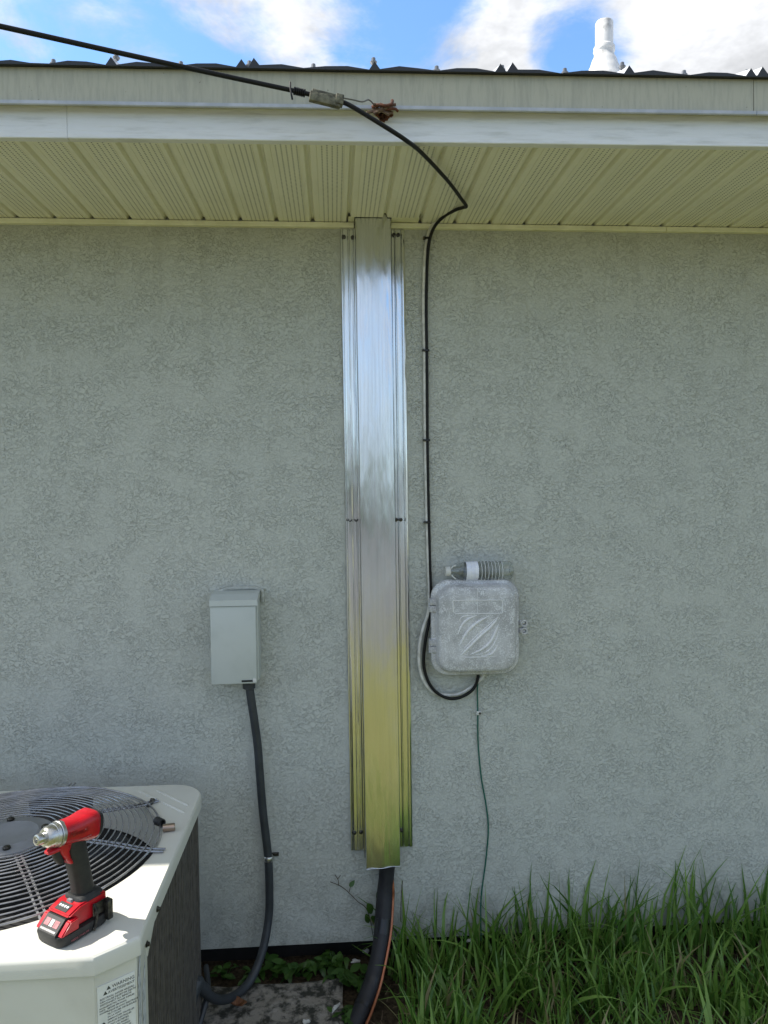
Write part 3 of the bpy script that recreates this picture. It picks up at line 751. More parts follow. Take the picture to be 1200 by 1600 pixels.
# rotten wood and rusty hook at the fascia
hk = at(600, 170, -.60)
nest = thing('rusty_hook', 'rusty hook and splintered wood breaking out below the fascia lip', 'hook', hk)
rnd = random.Random(3)
bm = B()
for k in range(16):
    px, py = rnd.uniform(583, 612), rnd.uniform(164, 176)
    a = at(px, py, -.598-rnd.uniform(0, .012)); ang = rnd.uniform(-.35, .35)
    l = rnd.uniform(.006, .015)
    m4 = Matrix.Translation(a) @ Matrix.Rotation(ang, 4, 'Y') @ Matrix.Rotation(rnd.uniform(-.4, .4), 4, 'Z')
    box(bm, -l, l, -.003, .003, -.0022, .0022, .0006, 1, m4)
obj('splinters', bm, 'rotwood', nest)
bm = B()
for k in range(60):                         # rust eating the board below
    px, py = rnd.gauss(600, 8), rnd.uniform(172, 192)
    if py > 190-abs(px-600)*.8: continue
    a = at(px, py, -.572+skew(.12)-.001); m4 = Matrix.Translation(a) @ Matrix.Rotation(rnd.uniform(0, 3), 4, 'Y')
    s_ = rnd.uniform(.003, .007); box(bm, -s_, s_, -.0025, .004, -s_*.6, s_*.6, .001, 1, m4)
obj('rust_scale', bm, 'rust', nest)
bm = B(); tube(bm, spline([at(582, 167, -.60), at(590, 164, -.612), at(604, 165, -.615), at(612, 162, -.612), at(613, 157, -.606)], 6), .0035, 8)
tube(bm, spline([at(586, 176, -.59), at(600, 172, -.605), at(616, 170, -.61), at(622, 174, -.606)], 6), .0028, 8); obj('hook', bm, 'rust', nest, smooth=True)

# ------------------------------------------------------------------ condenser
AX0, AX1, AY0, AY1, AZ = -1.140, -.3655, -.955, -.206, .581
ac = thing('air_conditioner', 'beige grey outdoor air conditioner condenser with round top fan guard', 'air conditioner', (-.752, -.58, GZ))
FC = Vector((-.752, -.544)); FR = .333
def outline(grow=0.0):
    x0, x1, y0, y1 = AX0-grow, AX1+grow, AY0-grow, AY1+grow
    pts = [(x0+.068, y0), (x1-.068, y0)]
    pts += [(x1-.066, y0+.0008), (x1-.0015, y0+.0515), (x1, y0+.054)]
    rr = .085
    pts += [(x1-rr+rr*math.cos(R(a)), y1-rr+rr*math.sin(R(a))) for a in range(0, 91, 9)]
    pts += [(x0+rr-rr*math.sin(R(a)), y1-rr+rr*math.cos(R(a))) for a in range(0, 91, 9)]
    pts += [(x0, y0+.054), (x0+.0015, y0+.0515), (x0+.066, y0+.0008)]
    out = []
    for i, (a, b) in enumerate(pts):
        c, d = pts[(i+1) % len(pts)]
        n_ = max(1, int(math.hypot(c-a, d-b)/.03))
        for k in range(n_): out.append((a+(c-a)*k/n_, b+(d-b)*k/n_))
    return out
bm = B(); OL = outline()
def ins(p, k, z): return (FC.x+(p[0]-FC.x)*k, FC.y+(p[1]-FC.y)*k, z)
rings_ = []
def circ(p, r, z):
    d = Vector((p[0]-FC.x, p[1]-FC.y)); d.normalize(); return (FC.x+d.x*r, FC.y+d.y*r, z)
def inset_pts(d):
    return outline(-d)
O2 = OL
rings_ = [[(p[0], p[1], AZ-.034) for p in OL], [(p[0], p[1], AZ-.008) for p in OL], [ins(p, .996, AZ-.003) for p in OL], [ins(p, .988, AZ) for p in OL],
          [circ(p, FR+.012, AZ) for p in OL], [circ(p, FR+.004, AZ-.001) for p in OL], [circ(p, FR-.003, AZ-.010) for p in OL], [circ(p, FR-.006, AZ-.10) for p in OL]]
loft(bm, rings_, cap=False)
top = obj('top_cover', bm, 'ac', ac, smooth=30)
for a, b in (((217, 1236), (288, 1270)), ((245, 1235), (294, 1259))):
    p, q = atz(*a, AZ), atz(*b, AZ)
    bm = B(); tube(bm, [p, p+(q-p)*.03, p+(q-p)*.97, q], lambda t: .0034 if 0 < t < 1 else .001, 8); obj('pressed_rib', bm, 'ac', top, smooth=True)
# body shell: front, chamfers and posts
def facebox(p, q, z0, z1, th, name, mat, parent=ac, out=0.0):
    p, q = Vector(p), Vector(q); d = (q-p).normalized(); n_ = Vector((d.y, -d.x))
    bm = B(); poly = [p+n_*out, q+n_*out, q-n_*th, p-n_*th]
    prism(bm, [tuple(v) for v in poly], z0, z1, 'z'); return obj(name, bm, mat, parent)
i_ = .008
P1 = (AX1-.068-i_*.3, AY0+i_); P2 = (AX1-i_, AY0+.0535)
BZ = GZ+.035
facebox((AX0+.068, AY0+i_), P1, BZ, AZ-.02, .012, 'front_panel', 'ac')
cor = facebox(P1, P2, BZ, AZ-.02, .012, 'corner_panel', 'ac', out=-.0004)
facebox(P2, (AX1-i_, AY0+.128), BZ, AZ-.02, .012, 'corner_post', 'ac', out=-.0008)
facebox((AX0+i_, AY0+.0535), (AX0+.068, AY0+i_), BZ, AZ-.02, .012, 'corner_panel', 'ac', out=-.0004)
facebox((AX0+i_, AY1-.06), (AX0+i_, AY0+.0535), BZ, AZ-.02, .012, 'side_panel', 'acdark')
facebox((AX1-.06, AY1-i_), (AX0+.06, AY1-i_), BZ, AZ-.02, .012, 'rear_panel', 'acdark')
bm = B(); box(bm, AX0+.02, AX1-.02, AY0+.02, AY1-.02, GZ-.01, BZ+.004); obj('base_pan', bm, 'ac', ac)
# coil guard on the right: dark coil behind thin vertical louvre wires
facebox((AX1-.022, AY0+.126), (AX1-.022, AY1-.05), BZ, AZ-.02, .02, 'coil', 'acdark')
bm = B(); y = AY0+.132; rnd = random.Random(5)
while y < AY1-.03:
    x_ = AX1-i_-.002+rnd.uniform(-.0012, .0012)
    if y > AY1-.085: x_ = AX1-i_-.002-.085+math.sqrt(max(.085**2-(y-(AY1-.085))**2, 0))
    box(bm, x_-.004, x_, y-.0022, y+.0022, BZ, AZ-.036); y += .0088
o = obj('louvre_slats', bm, 'acdark', ac); o['kind'] = 'stuff'
bm = B()
for z_ in (.05, .2, .35, .5): box(bm, AX1-i_-.008, AX1-i_-.0045, AY0+.13, AY1-.08, z_, z_+.006)
obj('guard_rail', bm, 'acdark', ac)
# slanted gusset of the post under the lid, with screws
bm = B(); prism(bm, [(AY0+.127, AZ-.034), (AY0+.21, AZ-.034), (AY0+.127, AZ-.085)], AX1-i_-.001, AX1-i_+.0008, 'x'); obj('post_gusset', bm, 'ac', ac)
bm = B(); lathe(bm, [(.006, 0), (.006, .002), (.0045, .003), (.004, .006), (.002, .0065)], axis=(1, 0, 0), seg=10)
s0 = obj('side_screw', bm, 'clip', ac, local=True, smooth=True); s0.location = Vector((AX1+.0005, AY0+.175, AZ-.020))-wloc(ac)
inst('side_screw', s0, ac, (AX1-i_+.001, AY0+.118, AZ-.055))
# interior: dark shroud, motor, blades
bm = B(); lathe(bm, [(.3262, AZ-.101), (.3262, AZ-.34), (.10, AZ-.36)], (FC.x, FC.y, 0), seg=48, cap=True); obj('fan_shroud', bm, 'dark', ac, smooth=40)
for f in ac.children[-1].data.polygons:
    pass
# (open the shroud's mouth)
sh = ac.children[-1]; b2 = B(); b2.from_mesh(sh.data)
topf = max(b2.faces, key=lambda f: f.calc_center_median().z if len(f.verts) > 4 else -9); b2.faces.remove(topf); b2.to_mesh(sh.data); b2.free()
bm = B(); lathe(bm, [(.08, AZ-.28), (.085, AZ-.12), (.07, AZ-.11)], (FC.x, FC.y, 0), seg=24); obj('fan_motor', bm, 'hub', ac, smooth=40)
for k in range(4):
    a0_ = R(20+90*k); rws = []
    for r_ in (.08, .16, .24, .312):
        hw = .40+.25*(r_-.08)/.23
        rws.append([(FC.x+r_*math.cos(a0_+t*hw), FC.y+r_*math.sin(a0_+t*hw), AZ-.13+.045*t*(.6+r_)) for t in (-1, -.5, 0, .5, 1)])
    bm = B(); vv = [[bm.verts.new(p) for p in r_] for r_ in rws]
    for A_, B_ in zip(vv, vv[1:]):
        for i in range(4): bm.faces.new((A_[i], A_[i+1], B_[i+1], B_[i]))
    obj('fan_blade', bm, 'blade', ac, smooth=True, solid=.002)
# wire guard
HUBZ = AZ+.036
def gz(r): t = (FR-r)/(FR-.09); return AZ+.005+.027*(1-(1-t)**2)
bm = B(); lathe(bm, [(.004, HUBZ), (.060, HUBZ), (.062, HUBZ+.0015), (.064, HUBZ), (.088, HUBZ-.0005), (.0945, HUBZ-.004), (.096, HUBZ-.012), (.090, HUBZ-.014)], (FC.x, FC.y, 0), seg=48)
guard = obj('fan_guard', bm, 'hub', ac, smooth=40)
nr = 17
for k in range(nr):
    r_ = .106+(FR-.003-.106)*k/(nr-1)
    bm = B(); tube(bm, [(FC.x+r_*math.cos(2*math.pi*i/72), FC.y+r_*math.sin(2*math.pi*i/72), gz(r_)+.0010*math.sin(i*.7+k)) for i in range(72)],   .0016 if k < nr-1 else .0024, 6, closed=True)
    obj('guard_ring', bm, 'wire', guard, smooth=True)
for ang in (-68, -38, 22, 52, 82, 112, 142, 172, 202, 232, 262):
    pass
for ang, dd in ((39, 0), (87, 0), (137, 0), (187, 0), (238, 0), (-57, 1), (-7, 0)):
    a = R(ang); c_, s_ = math.cos(a), math.sin(a); bm = B()
    for off in ((-.006, .006) if True else (0,)):
        pts_ = []
        for r_ in [.085+(FR+.028-.085)*t/10 for t in range(11)]:
            z_ = gz(min(r_, FR))-.0045 if r_ < FR else AZ+.004
            pts_.append((FC.x+r_*c_-off*s_, FC.y+r_*s_+off*c_, z_))
        tube(bm, pts_, .0026, 6)
    obj('guard_spoke', bm, 'wire', guard, smooth=True)
bm = B(); lathe(bm, [(.0085, 0), (.0085, .004), (.0065, .0065), (.002, .008)], seg=12)
hb = None
for a in (20, 110, 200, 290):
    p = (FC.x+.076*math.cos(R(a)), FC.y+.076*math.sin(R(a)), HUBZ)
    if hb is None: hb = obj('hub_bolt', bm, 'clip', guard, local=True, smooth=True); hb.location = Vector(p)-wloc(guard)
    else: inst('hub_bolt', hb, guard, p)
p = atz(230, 1259, AZ); bm = B(); tube(bm, spline([p+Vector((-.030, -.012, .004)), p+Vector((-.012, -.004, .006)), p, p+Vector((.014, .010, .009)), p+Vector((.006, .014, .010))], 5), .0042, 8); obj('guard_clip', bm, 'clip', guard, smooth=True)
# warning label on the corner panel
Pa, Pb = Vector((P1[0], P1[1], 0)), Vector((P2[0], P2[1], 0))
dx = (Pb-Pa).normalized(); nn = Vector((dx.y, -dx.x, 0))
ztl = AZ-.034-.028
lm = Matrix((dx, Vector((0, 0, 1)), nn)).transposed().to_4x4()
lm.translation = Pa+dx*.0045+nn*.0008+Vector((0, 0, ztl))
lm_l = Matrix.Translation(-wloc(ac)) @ lm
bm = B(); box(bm, 0, .068, -.16, 0, -.0006, .0004)
lab = obj('warning_label', bm, 'sticker', ac, local=True)
lab.data.transform(lm_l)
def lt(body, x, y, size, **k): text('label_text', body, size, lm_l @ Matrix.Translation((x, y, .0006)), 'ink', lab, **k)
lt('WARNING', .026, -.012, .0085); lt('AVERTISSEMENT', .019, -.0195, .0066)
rnd = random.Random(11)
words = 'ELECTRICAL SHOCK HAZARD|CAN CAUSE INJURY OR DEATH|DISCONNECT ALL REMOTE|ELECTRIC POWER SUPPLIES|BEFORE SERVICING|RISQUE DE CHOC ELECTRIQUE|PEUT CAUSER DES BLESSURES|OU LA MORT|DEBRANCHER TOUTES LES|SOURCES ELECTRIQUES|AVANT L ENTRETIEN|INSTALL ALL PANELS|REPLACE ALL GUARDS|REMETTRE LES PANNEAUX|AVANT LA MISE EN MARCHE'.split('|')
y = -.027
for i, w in enumerate(words):
    ind = .004 if i < 3 or i > 12 else .017
    lt(w, ind, y, .0046 if ind < .01 else .0040); y -= .0052
for i, w in enumerate('MOVING|PARTS|DANGER'.split('|')): lt(w, .003, -.043-.0045*i, .0036)
bm = B()
for x_, y_ in ((.016, -.012), (.010, -.0195)):
    v = [bm.verts.new((x_+a, y_+b, .0008)) for a, b in ((0, 0), (.008, 0), (.004, .0068))]; bm.faces.new(v)
# a hand struck by a fan blade, the warning pictogram
v = [bm.verts.new((.0095+.004*math.cos(t*.7)*(1.0 if t % 2 else .8), -.075+.0068*math.sin(t*.7), .0008)) for t in range(9)]; bm.faces.new(v)
v = [bm.verts.new((a, b, .0008)) for a, b in ((.003, -.0705), (.0085, -.0745), (.0085, -.0765), (.003, -.0722))]; bm.faces.new(v)
bmesh.ops.transform(bm, matrix=lm_l, verts=bm.verts); obj('label_symbol', bm, 'ink', lab, local=True)
bm = B(); box(bm, .001, .067, -.1140, -.1134, .0004, .0007); bmesh.ops.transform(bm, matrix=lm_l, verts=bm.verts); obj('label_rule', bm, 'ink', lab, local=True)
# torn foil stickers on the post
xo = AX1-i_+.0006
def torn(pts):
    bm = B(); v = [bm.verts.new((xo, a, b)) for a, b in pts]; bm.faces.new(v); obj('torn_sticker', bm, 'foil', ac, solid=.0006)
ya = AY0+.056
torn([(ya, .36), (ya, .495), (ya+.006, .512), (ya+.011, .525), (ya+.016, .541), (ya+.0185, .548), (ya+.0185, .36)])
torn([(ya+.030, .34), (ya+.030, .456), (ya+.036, .467), (ya+.042, .478), (ya+.044, .487), (ya+.049, .497), (ya+.051, .512), (ya+.051, .34)])

# ------------------------------------------------------------------ impact driver on the condenser
dr = thing('impact_driver', 'red and black cordless impact driver standing on the condenser top', 'power tool', (-.496, -.868, AZ+.0006), R(236))
def dbox(name, x0, x1, hw, z0, z1, mat, bev, parent=dr, y0=None, seg=3):
    bm = B(); box(bm, x0, x1, -hw if y0 is None else y0, hw, z0, z1, bev, seg); return obj(name, bm, mat, parent, local=True, smooth=30)
def sec(x, cz, w, h, e=3.2, n=28): return [(x, a, cz+b) for a, b in superellipse(w, h, n, e)]
def secz(z, cx_, l, w, e=2.6, n=24): return [(cx_+a, b, z) for a, b in superellipse(l, w, n, e)]
# battery
bm = B(); loft(bm, [secz(0, .002, .050, .034, 5), secz(.003, .002, .054, .038, 5), secz(.022, .003, .056, .0395, 5), secz(.0265, .003, .055, .0385, 5)])
bat = obj('battery', bm, 'toolblack', dr, local=True, smooth=35)
bm = B(); loft(bm, [[(x_, y_, z_) for x_, z_ in ((.012, .026), (.058, .026), (.0575, .031), (.036, .056), (.012, .056))] for y_ in (-.024, .024)]); obj('battery_nose', bm, 'toolblack', bat, local=True)
for s in (-1, 1):                           # red release latches
    y0, y1 = sorted((s*.0245, s*.0375))
    bm = B(); loft(bm, [[(x_, y_, z_) for x_, z_ in ((.016, .027), (.054, .027), (.052, .031), (.034, .053), (.016, .055))] for y_ in (y0, y1)])
    bmesh.ops.bevel(bm, geom=list(bm.edges), offset=.0022, segments=2, affect='EDGES'); obj('release_latch', bm, 'red', bat, local=True, smooth=30)
# printed label on the nose
sl_d = Vector((.036-.0575, 0, .056-.031)).normalized(); sl_n = Vector((sl_d.z, 0, -sl_d.x))
nm = Matrix((Vector((0, 1, 0)), sl_d, sl_n if sl_n.x > 0 else -sl_n)).transposed().to_4x4(); nm.translation = Vector((.0575, 0, .031))
for w0, w1, h0, h1, mt_ in ((-.019, -.007, .012, .026, 'pinkprint'), (-.005, .004, .012, .026, 'printwhite'), (.006, .018, .012, .026, 'pinkprint'), (-.021, .020, .003, .0070, 'printwhite')):
    bm = B(); box(bm, w0, w1, h0, h1, -.0002, .0006, 0); bmesh.ops.transform(bm, matrix=nm, verts=bm.verts); obj('battery_print', bm, mt_, bat, local=True)
# tool foot
bm = B(); loft(bm, [[(x_, y_, z_) for x_, z_ in ((-.052, .0275), (.014, .0275), (.014, .056), (.034, .0575), (.033, .0625), (.008, .0735), (-.050, .0735))] for y_ in (-.030, .030)])
bmesh.ops.bevel(bm, geom=list(bm.edges), offset=.003, segments=2, affect='EDGES'); foot = obj('foot', bm, 'red', dr, local=True, smooth=30)
bm = B(); loft(bm, [secz(.070, -.024, .029, .0285, 4), secz(.078, -.022, .027, .026, 4), secz(.083, -.019, .022, .021, 3)]); obj('foot_cover', bm, 'toolblack', dr, local=True, smooth=35)
gd = Vector((.033-.008, 0, .0625-.0735)).normalized(); gn = Vector((-gd.z, 0, gd.x))
gm = Matrix((Vector((0, 1, 0)), gd, -gn if gn.z < 0 else gn)).transposed().to_4x4(); gm.translation = Vector((.008, 0, .0735))
bm = B(); box(bm, -.016, .016, .005, .0225, -.0005, .0012, .0004, 1); bmesh.ops.transform(bm, matrix=gm, verts=bm.verts); ga = obj('fuel_gauge', bm, 'toolblack', foot, local=True)
for k in range(4):
    bm = B(); box(bm, -.0125+.0068*k, -.008+.0068*k, .010, .0145, .0008, .0018, .0004, 1); bmesh.ops.transform(bm, matrix=gm, verts=bm.verts); obj('gauge_light', bm, 'lamp', ga, local=True)
bm = B(); loft(bm, [[(x_, y_, z_) for y_, z_ in ((-.007, .072), (.007, .072), (.005, .078), (-.005, .078))] for x_ in (.001, .010)]); obj('work_light', bm, 'hub', foot, local=True)
# belt clip on the camera-facing side (local +y is right of nose direction... set on both test sides)
for s in (1,):
    bm = B(); box(bm, -.050, -.016, *sorted((s*.0325, s*.0345)), .030, .060, .0009, 1)
    tube(bm, [(-.018, s*.0345, .062), (-.020, s*.041, .040), (-.014, s*.042, .012), (-.012, s*.0405, .004)], .0026, 8)
    box(bm, -.052, -.040, *sorted((s*.030, s*.046)), .010, .058, .002, 2)
    obj('belt_clip', bm, 'clip', dr, local=True, smooth=30)
# grip
gpts = [(.078, -.0215, .0210, .0185), (.092, -.0185, .0195, .0172), (.110, -.0130, .0200, .0175), (.126, -.0080, .0205, .0178), (.140, -.0040, .0215, .0185), (.152, -.0010, .0225, .0190)]
bm = B(); loft(bm, [secz(*g_) for g_ in gpts]); obj('grip', bm, 'toolblack', dr, local=True, smooth=50)
# red spine and guard in front of the grip
bm = B(); loft(bm, [secz(z_, c_, l_, w_, 3) for z_, c_, l_, w_ in ((.112, .0085, .0045, .013), (.125, .0165, .006, .0145), (.138, .0215, .0085, .0155), (.150, .020, .014, .017), (.156, .018, .018, .0185))]); obj('front_spine', bm, 'red', dr, local=True, smooth=45)
bm = B(); loft(bm, [sec(x_, z_, w_, h_, 3) for x_, z_, w_, h_ in ((.018, .1495, .013, .006), (.035, .1480, .0115, .0042), (.050, .1475, .009, .0038), (.053, .1480, .006, .002))]); obj('trigger_guard', bm, 'red', dr, local=True, smooth=40)
bm = B(); loft(bm, [secz(z_, c_, l_, w_, 2.4) for z_, c_, l_, w_ in ((.118, .0250, .006, .008), (.126, .0290, .008, .0085), (.136, .0315, .009, .0085), (.145, .0310, .010, .0085))]); obj('trigger', bm, 'toolblack', dr, local=True, smooth=50)
# head
HZ = .178
bm = B(); loft(bm, [sec(x_, HZ+dz, w_, h_, e_) for x_, dz, w_, h_, e_ in ((-.056, .001, .026, .026, 3), (-.054, .001, .0295, .0295, 3.4), (-.046, .002, .0310, .0315, 3.6), (-.030, .001, .0305, .0305, 3.2), (-.010, -.001, .0290, .0275, 2.8), (.012, -.002, .0280, .0262, 2.4), (.028, -.002, .0275, .0262, 2.2))]); hd = obj('motor_housing', bm, 'red', dr, local=True, smooth=50)
bm = B(); loft(bm, [sec(x_, HZ+.001, w_, h_, 3.2) for x_, w_, h_ in ((-.067, .020, .020), (-.066, .025, .025), (-.062, .0282, .0282), (-.0555, .0288, .0288))]); obj('rear_cap', bm, 'toolblack', dr, local=True, smooth=45)
bm = B(); lathe(bm, [(.0268, .026), (.0275, .030), (.0275, .036), (.0262, .037), (.0258, .0385), (.0246, .046), (.0236, .0465), (.0225, .058), (.0195, .0635), (.0170, .066), (.0125, .0665)], (0, 0, HZ-.002), (1, 0, 0), 36); nose_ = obj('nose_case', bm, 'alu', dr, local=True, smooth=30)
bm = B(); lathe(bm, [(.0262, .0375), (.0262, .0388)], (0, 0, HZ-.002), (1, 0, 0), 36); obj('nose_band', bm, 'toolblack', nose_, local=True)
bm = B(); lathe(bm, [(.0110, .064), (.0118, .067), (.0118, .080), (.0108, .0835), (.0085, .0845), (.0062, .0845), (.0055, .078)], (0, 0, HZ-.002), (1, 0, 0), 28); obj('chuck', bm, 'alu', dr, local=True, smooth=35)
# raised script and underline on the side panel of the housing
for s in (1, -1):
    pm = Matrix((Vector((-s, 0, 0)), Vector((0, 0, 1)), Vector((0, s, 0)))).transposed().to_4x4(); pm.translation = Vector((s*.026, s*.0298, HZ-.006))
    tilt = Matrix.Rotation(R(4), 4, 'Z')
    text('brand_script', 'Milwaukee', .0155, pm @ tilt, 'darkprint', hd, shear=.35, space=.92)
    bm = B(); pl = [pm @ Vector((.002+.056*k/8, -.0065-.003*math.sin(k*.4), .0003)) for k in range(9)]; tube(bm, pl, .0007, 6); obj('script_underline', bm, 'darkprint', hd, local=True)
    sm = pm.copy(); sm.translation = Vector((s*.036, s*.0402, .009)); text('battery_mark', 'REDLITHIUM', .0066, sm, 'pinkprint', bat)
    bm = B(); v = [bm.verts.new(sm @ Vector(p_)) for p_ in ((.046, 0, .0003), (.054, 0, .0003), (.050, .0056, .0003))]; bm.faces.new(v); obj('battery_symbol', bm, 'lamp', bat, local=True)

# the head sits nose up on the grip
HM = Matrix.Translation((-.002, 0, HZ-.008)) @ Matrix.Rotation(R(-9), 4, 'Y') @ Matrix.Scale(.85, 4) @ Matrix.Translation((.004, 0, -HZ))
def tilt_head(o):
    o.data.transform(HM)
    for ch in o.children: tilt_head(ch)
for o in list(dr.children):
    if o.name.split('.')[0] in ('motor_housing', 'rear_cap', 'nose_case', 'chuck'): tilt_head(o)

# flatter battery and foot, longer grip
def squash(o):
    for v in o.data.vertices: v.co.z *= .78
    for ch in o.children: squash(ch)
def lift(o):
    for v in o.data.vertices: v.co.z += .020
    for ch in o.children: lift(ch)
for o in list(dr.children):
    nm = o.name.split('.')[0]
    if nm in ('battery', 'foot', 'foot_cover', 'belt_clip'): squash(o)
    elif nm == 'grip':
        for v in o.data.vertices:
            if v.co.z < .14: v.co.z = .14-(.14-v.co.z)*1.30
            v.co.z += .020*max(0, v.co.z-.06)/.09
    else: lift(o)

# two loose sockets by the guard
p = atz(249, 1284, AZ+.010); q = p+Vector((.012, .010, 0))
sk = thing('drive_socket', 'black driver socket lying on the condenser beside the fan guard', 'socket', (p.x, p.y, AZ))
d_ = Vector((.75, -.66, 0)).normalized()
bm = B(); lathe(bm, [(.0085, -.013), (.0098, -.012), (.0098, .000), (.0088, .0015), (.0098, .003), (.0098, .012), (.0070, .012), (.0065, .004)], (p.x, p.y, AZ+.0098), d_, 20); obj('sleeve', bm, 'toolblack', sk, smooth=35)
p = atz(264, 1293, AZ+.009)
s2 = thing('bronze_socket', 'bronze coloured metal socket lying beside the black one', 'socket', (p.x, p.y, AZ))
bm = B(); lathe(bm, [(.0055, -.004), (.0060, -.0135), (.0086, -.0140), (.0092, -.0125), (.0092, .0125), (.0080, .0140), (.0030, .0140)], (p.x, p.y, AZ+.0092), Vector((.98, .20, 0)), 20); obj('sleeve', bm, 'brass', s2, smooth=35)

# ------------------------------------------------------------------ concrete slab, litter
rnd = random.Random(2)
bm = B()
sx0, sx1, sy0, sy1, szt = -.40, .008, -.62, -.085, -.075
nx, ny = 22, 28; vv = []
for j in range(ny+1):
    r_ = []
    for i in range(nx+1):
        x_ = sx0+(sx1-sx0)*i/nx; y_ = sy0+(sy1-sy0)*j/ny
        e = min(i, nx-i, j, ny-j)
        zz_ = szt+.006*noise.noise(Vector((x_*22, y_*22, 0)))+.004*noise.noise(Vector((x_*70, y_*70, 4)))-(.010 if e == 0 else 0)
        if e == 0: x_ += .010*noise.noise(Vector((x_*20, y_*20, 8))); y_ += .012*noise.noise(Vector((x_*20, y_*20, 3)))
        r_.append(bm.verts.new((x_, y_, zz_)))
    vv.append(r_)
for j in range(ny):
    for i in range(nx): bm.faces.new((vv[j][i], vv[j][i+1], vv[j+1][i+1], vv[j+1][i]))
bd = [e for e in bm.edges if e.is_boundary]
r_ = bmesh.ops.extrude_edge_only(bm, edges=bd)
for v in [g_ for g_ in r_['geom'] if isinstance(g_, bmesh.types.BMVert)]: v.co.z = GZ-.06
tag(obj('concrete_slab', bm, 'concrete', smooth=50), 'rough mossy concrete slab on the soil beside the condenser', 'slab')
def chip(name, px, py, z, size, rz_, mat, label, cat, asp=.5, curl=.0):
    p = atz(px, py, z); bm = B(); n_ = 9; rim = []
    for k in range(n_):
        a = 2*math.pi*k/n_; rr = size*(1+.35*math.sin(k*2.3+px))
        rim.append((rr*math.cos(a), rr*math.sin(a)*asp, curl*abs(math.cos(a))**2*size))
    loft(bm, [[(a, b, c) for a, b, c in rim], [(a*.96, b*.96, c+.0025) for a, b, c in rim]])
    o = obj(name, bm, mat); o.location = p; o.rotation_euler = (.15, .1, rz_); return tag(o, label, cat)
chip('dead_leaf', 372, 1568, szt+.012, .026, -.6, 'deadleaf', 'curled brown dead leaf under the conduit on the slab', 'leaf', .55, .9)
chip('paint_chip', 524, 1575, szt+.008, .022, 1.1, 'paper', 'long white chip near the right end of the slab', 'chip', .25)
chip('white_scrap', 478, 1597, szt+.008, .011, .2, 'paper', 'small white scrap at the front of the slab', 'scrap', .7)
chip('white_pebble', 555, 1502, GZ+.030, .013, .3, 'paper', 'white stone chip among the weeds left of the pipe', 'stone', .6)
chip('white_pebble', 572, 1487, GZ+.025, .013, .8, 'paper', 'white stone chip touching the black pipe under the wall', 'stone', .8)
chip('paper_scrap', 738, 1470, GZ+.07, .026, .5, 'paper', 'torn white paper scrap lying in the tall grass', 'paper', .35, .3)
bm = B(); tube(bm, spline([at(352, 1520, .02), at(400, 1519, .0), at(450, 1520, -.01), at(492, 1522, -.01)], 6), .0022, 6)
tag(obj('buried_wire', bm, 'green', smooth=True), 'green wire lying on the soil under the wall edge', 'wire')

# ------------------------------------------------------------------ weeds
def leaf_bm(l, w, fold=.15, droop=.25):
    bm = B(); rows = []
    for k in range(6):
        t = k/5; hw = w*math.sin(math.pi*min(.97, t*.92+.06))**.8*(1-.25*t)
        z_ = -droop*l*t*t; rows.append([bm.verts.new(p_) for p_ in ((l*t, -hw, z_+fold*hw), (l*t, 0, z_), (l*t, hw, z_+fold*hw))])
    for A_, B_ in zip(rows, rows[1:]):
        for i in range(2): bm.faces.new((A_[i], A_[i+1], B_[i+1], B_[i]))
    me = bpy.data.meshes.new('leaf'); bm.to_mesh(me); bm.free()
    at_ = me.attributes.new('tint', 'FLOAT', 'POINT'); tv = random.random()*.85
    for d in at_.data: d.value = tv
    me.polygons.foreach_set('use_smooth', [True]*len(me.polygons)); me.materials.append(M['leaf']); return me
leaf_meshes = [leaf_bm(1, w, f, d) for w, f, d in ((.30, .2, .3), (.36, .1, .2), (.26, .3, .4), (.33, .15, .1), (.30, .05, .35), (.38, .25, .25))]
rnd = random.Random(21)
def weed(base, n, spread, size, h, label):
    t = thing('weed', label, 'weed', base, 0, 'leafy weeds under the wall edge')
    bm = B(); tips = []
    for k in range(n):
        a = rnd.uniform(0, 2*math.pi); rr = spread*math.sqrt(rnd.random())
        tip = Vector((rr*math.cos(a), rr*math.sin(a)*.6-.01, h*rnd.uniform(.35, 1.0)))
        tube(bm, spline([(0, 0, -.02), tip*.5+Vector((0, 0, .01)), tip], 3), .0012, 5); tips.append((tip, a))
    obj('stem', bm, 'leaf', t, local=True)
    for tip, a in tips:
        for q in range(rnd.choice((1, 2, 2, 3))):
            o = bpy.data.objects.new('leaf', rnd.choice(leaf_meshes)); C.objects.link(o); o.parent = t
            o.location = tip+Vector((rnd.uniform(-.008, .008), rnd.uniform(-.008, .008), rnd.uniform(-.01, .004)))
            s_ = size*rnd.uniform(.6, 1.2); o.scale = (s_, s_, s_)
            o.rotation_euler = (rnd.uniform(-.5, .5), rnd.uniform(-.5, .45), rnd.uniform(0, 6.28))
wl = [(350, 1515, 'low weed in the dark gap nearest the condenser'), (395, 1520, 'low weed behind the conduit bend under the wall'), (432, 1507, 'round leaved weed right of the conduit bend'), (470, 1512, 'leafy weed behind the middle of the slab'), (505, 1500, 'bright weed behind the right end of the slab'), (532, 1520, 'broad leaved weed at the rear right slab corner'), (558, 1530, 'leafy weed between the slab and the black pipe'), (545, 1575, 'weed growing beside the front right slab edge'), (520, 1490, 'fine weed close under the wall edge left of the pipe')]
for i, (px, py, lab_) in enumerate(wl):
    p = atz(px, py+12, GZ+.005)
    weed((p.x, min(p.y, -.012) if i not in (0,) else p.y, GZ), 9 if i < 2 else 13, .05, .030 if i < 2 else .036, .05 if i != 7 else .03, lab_)
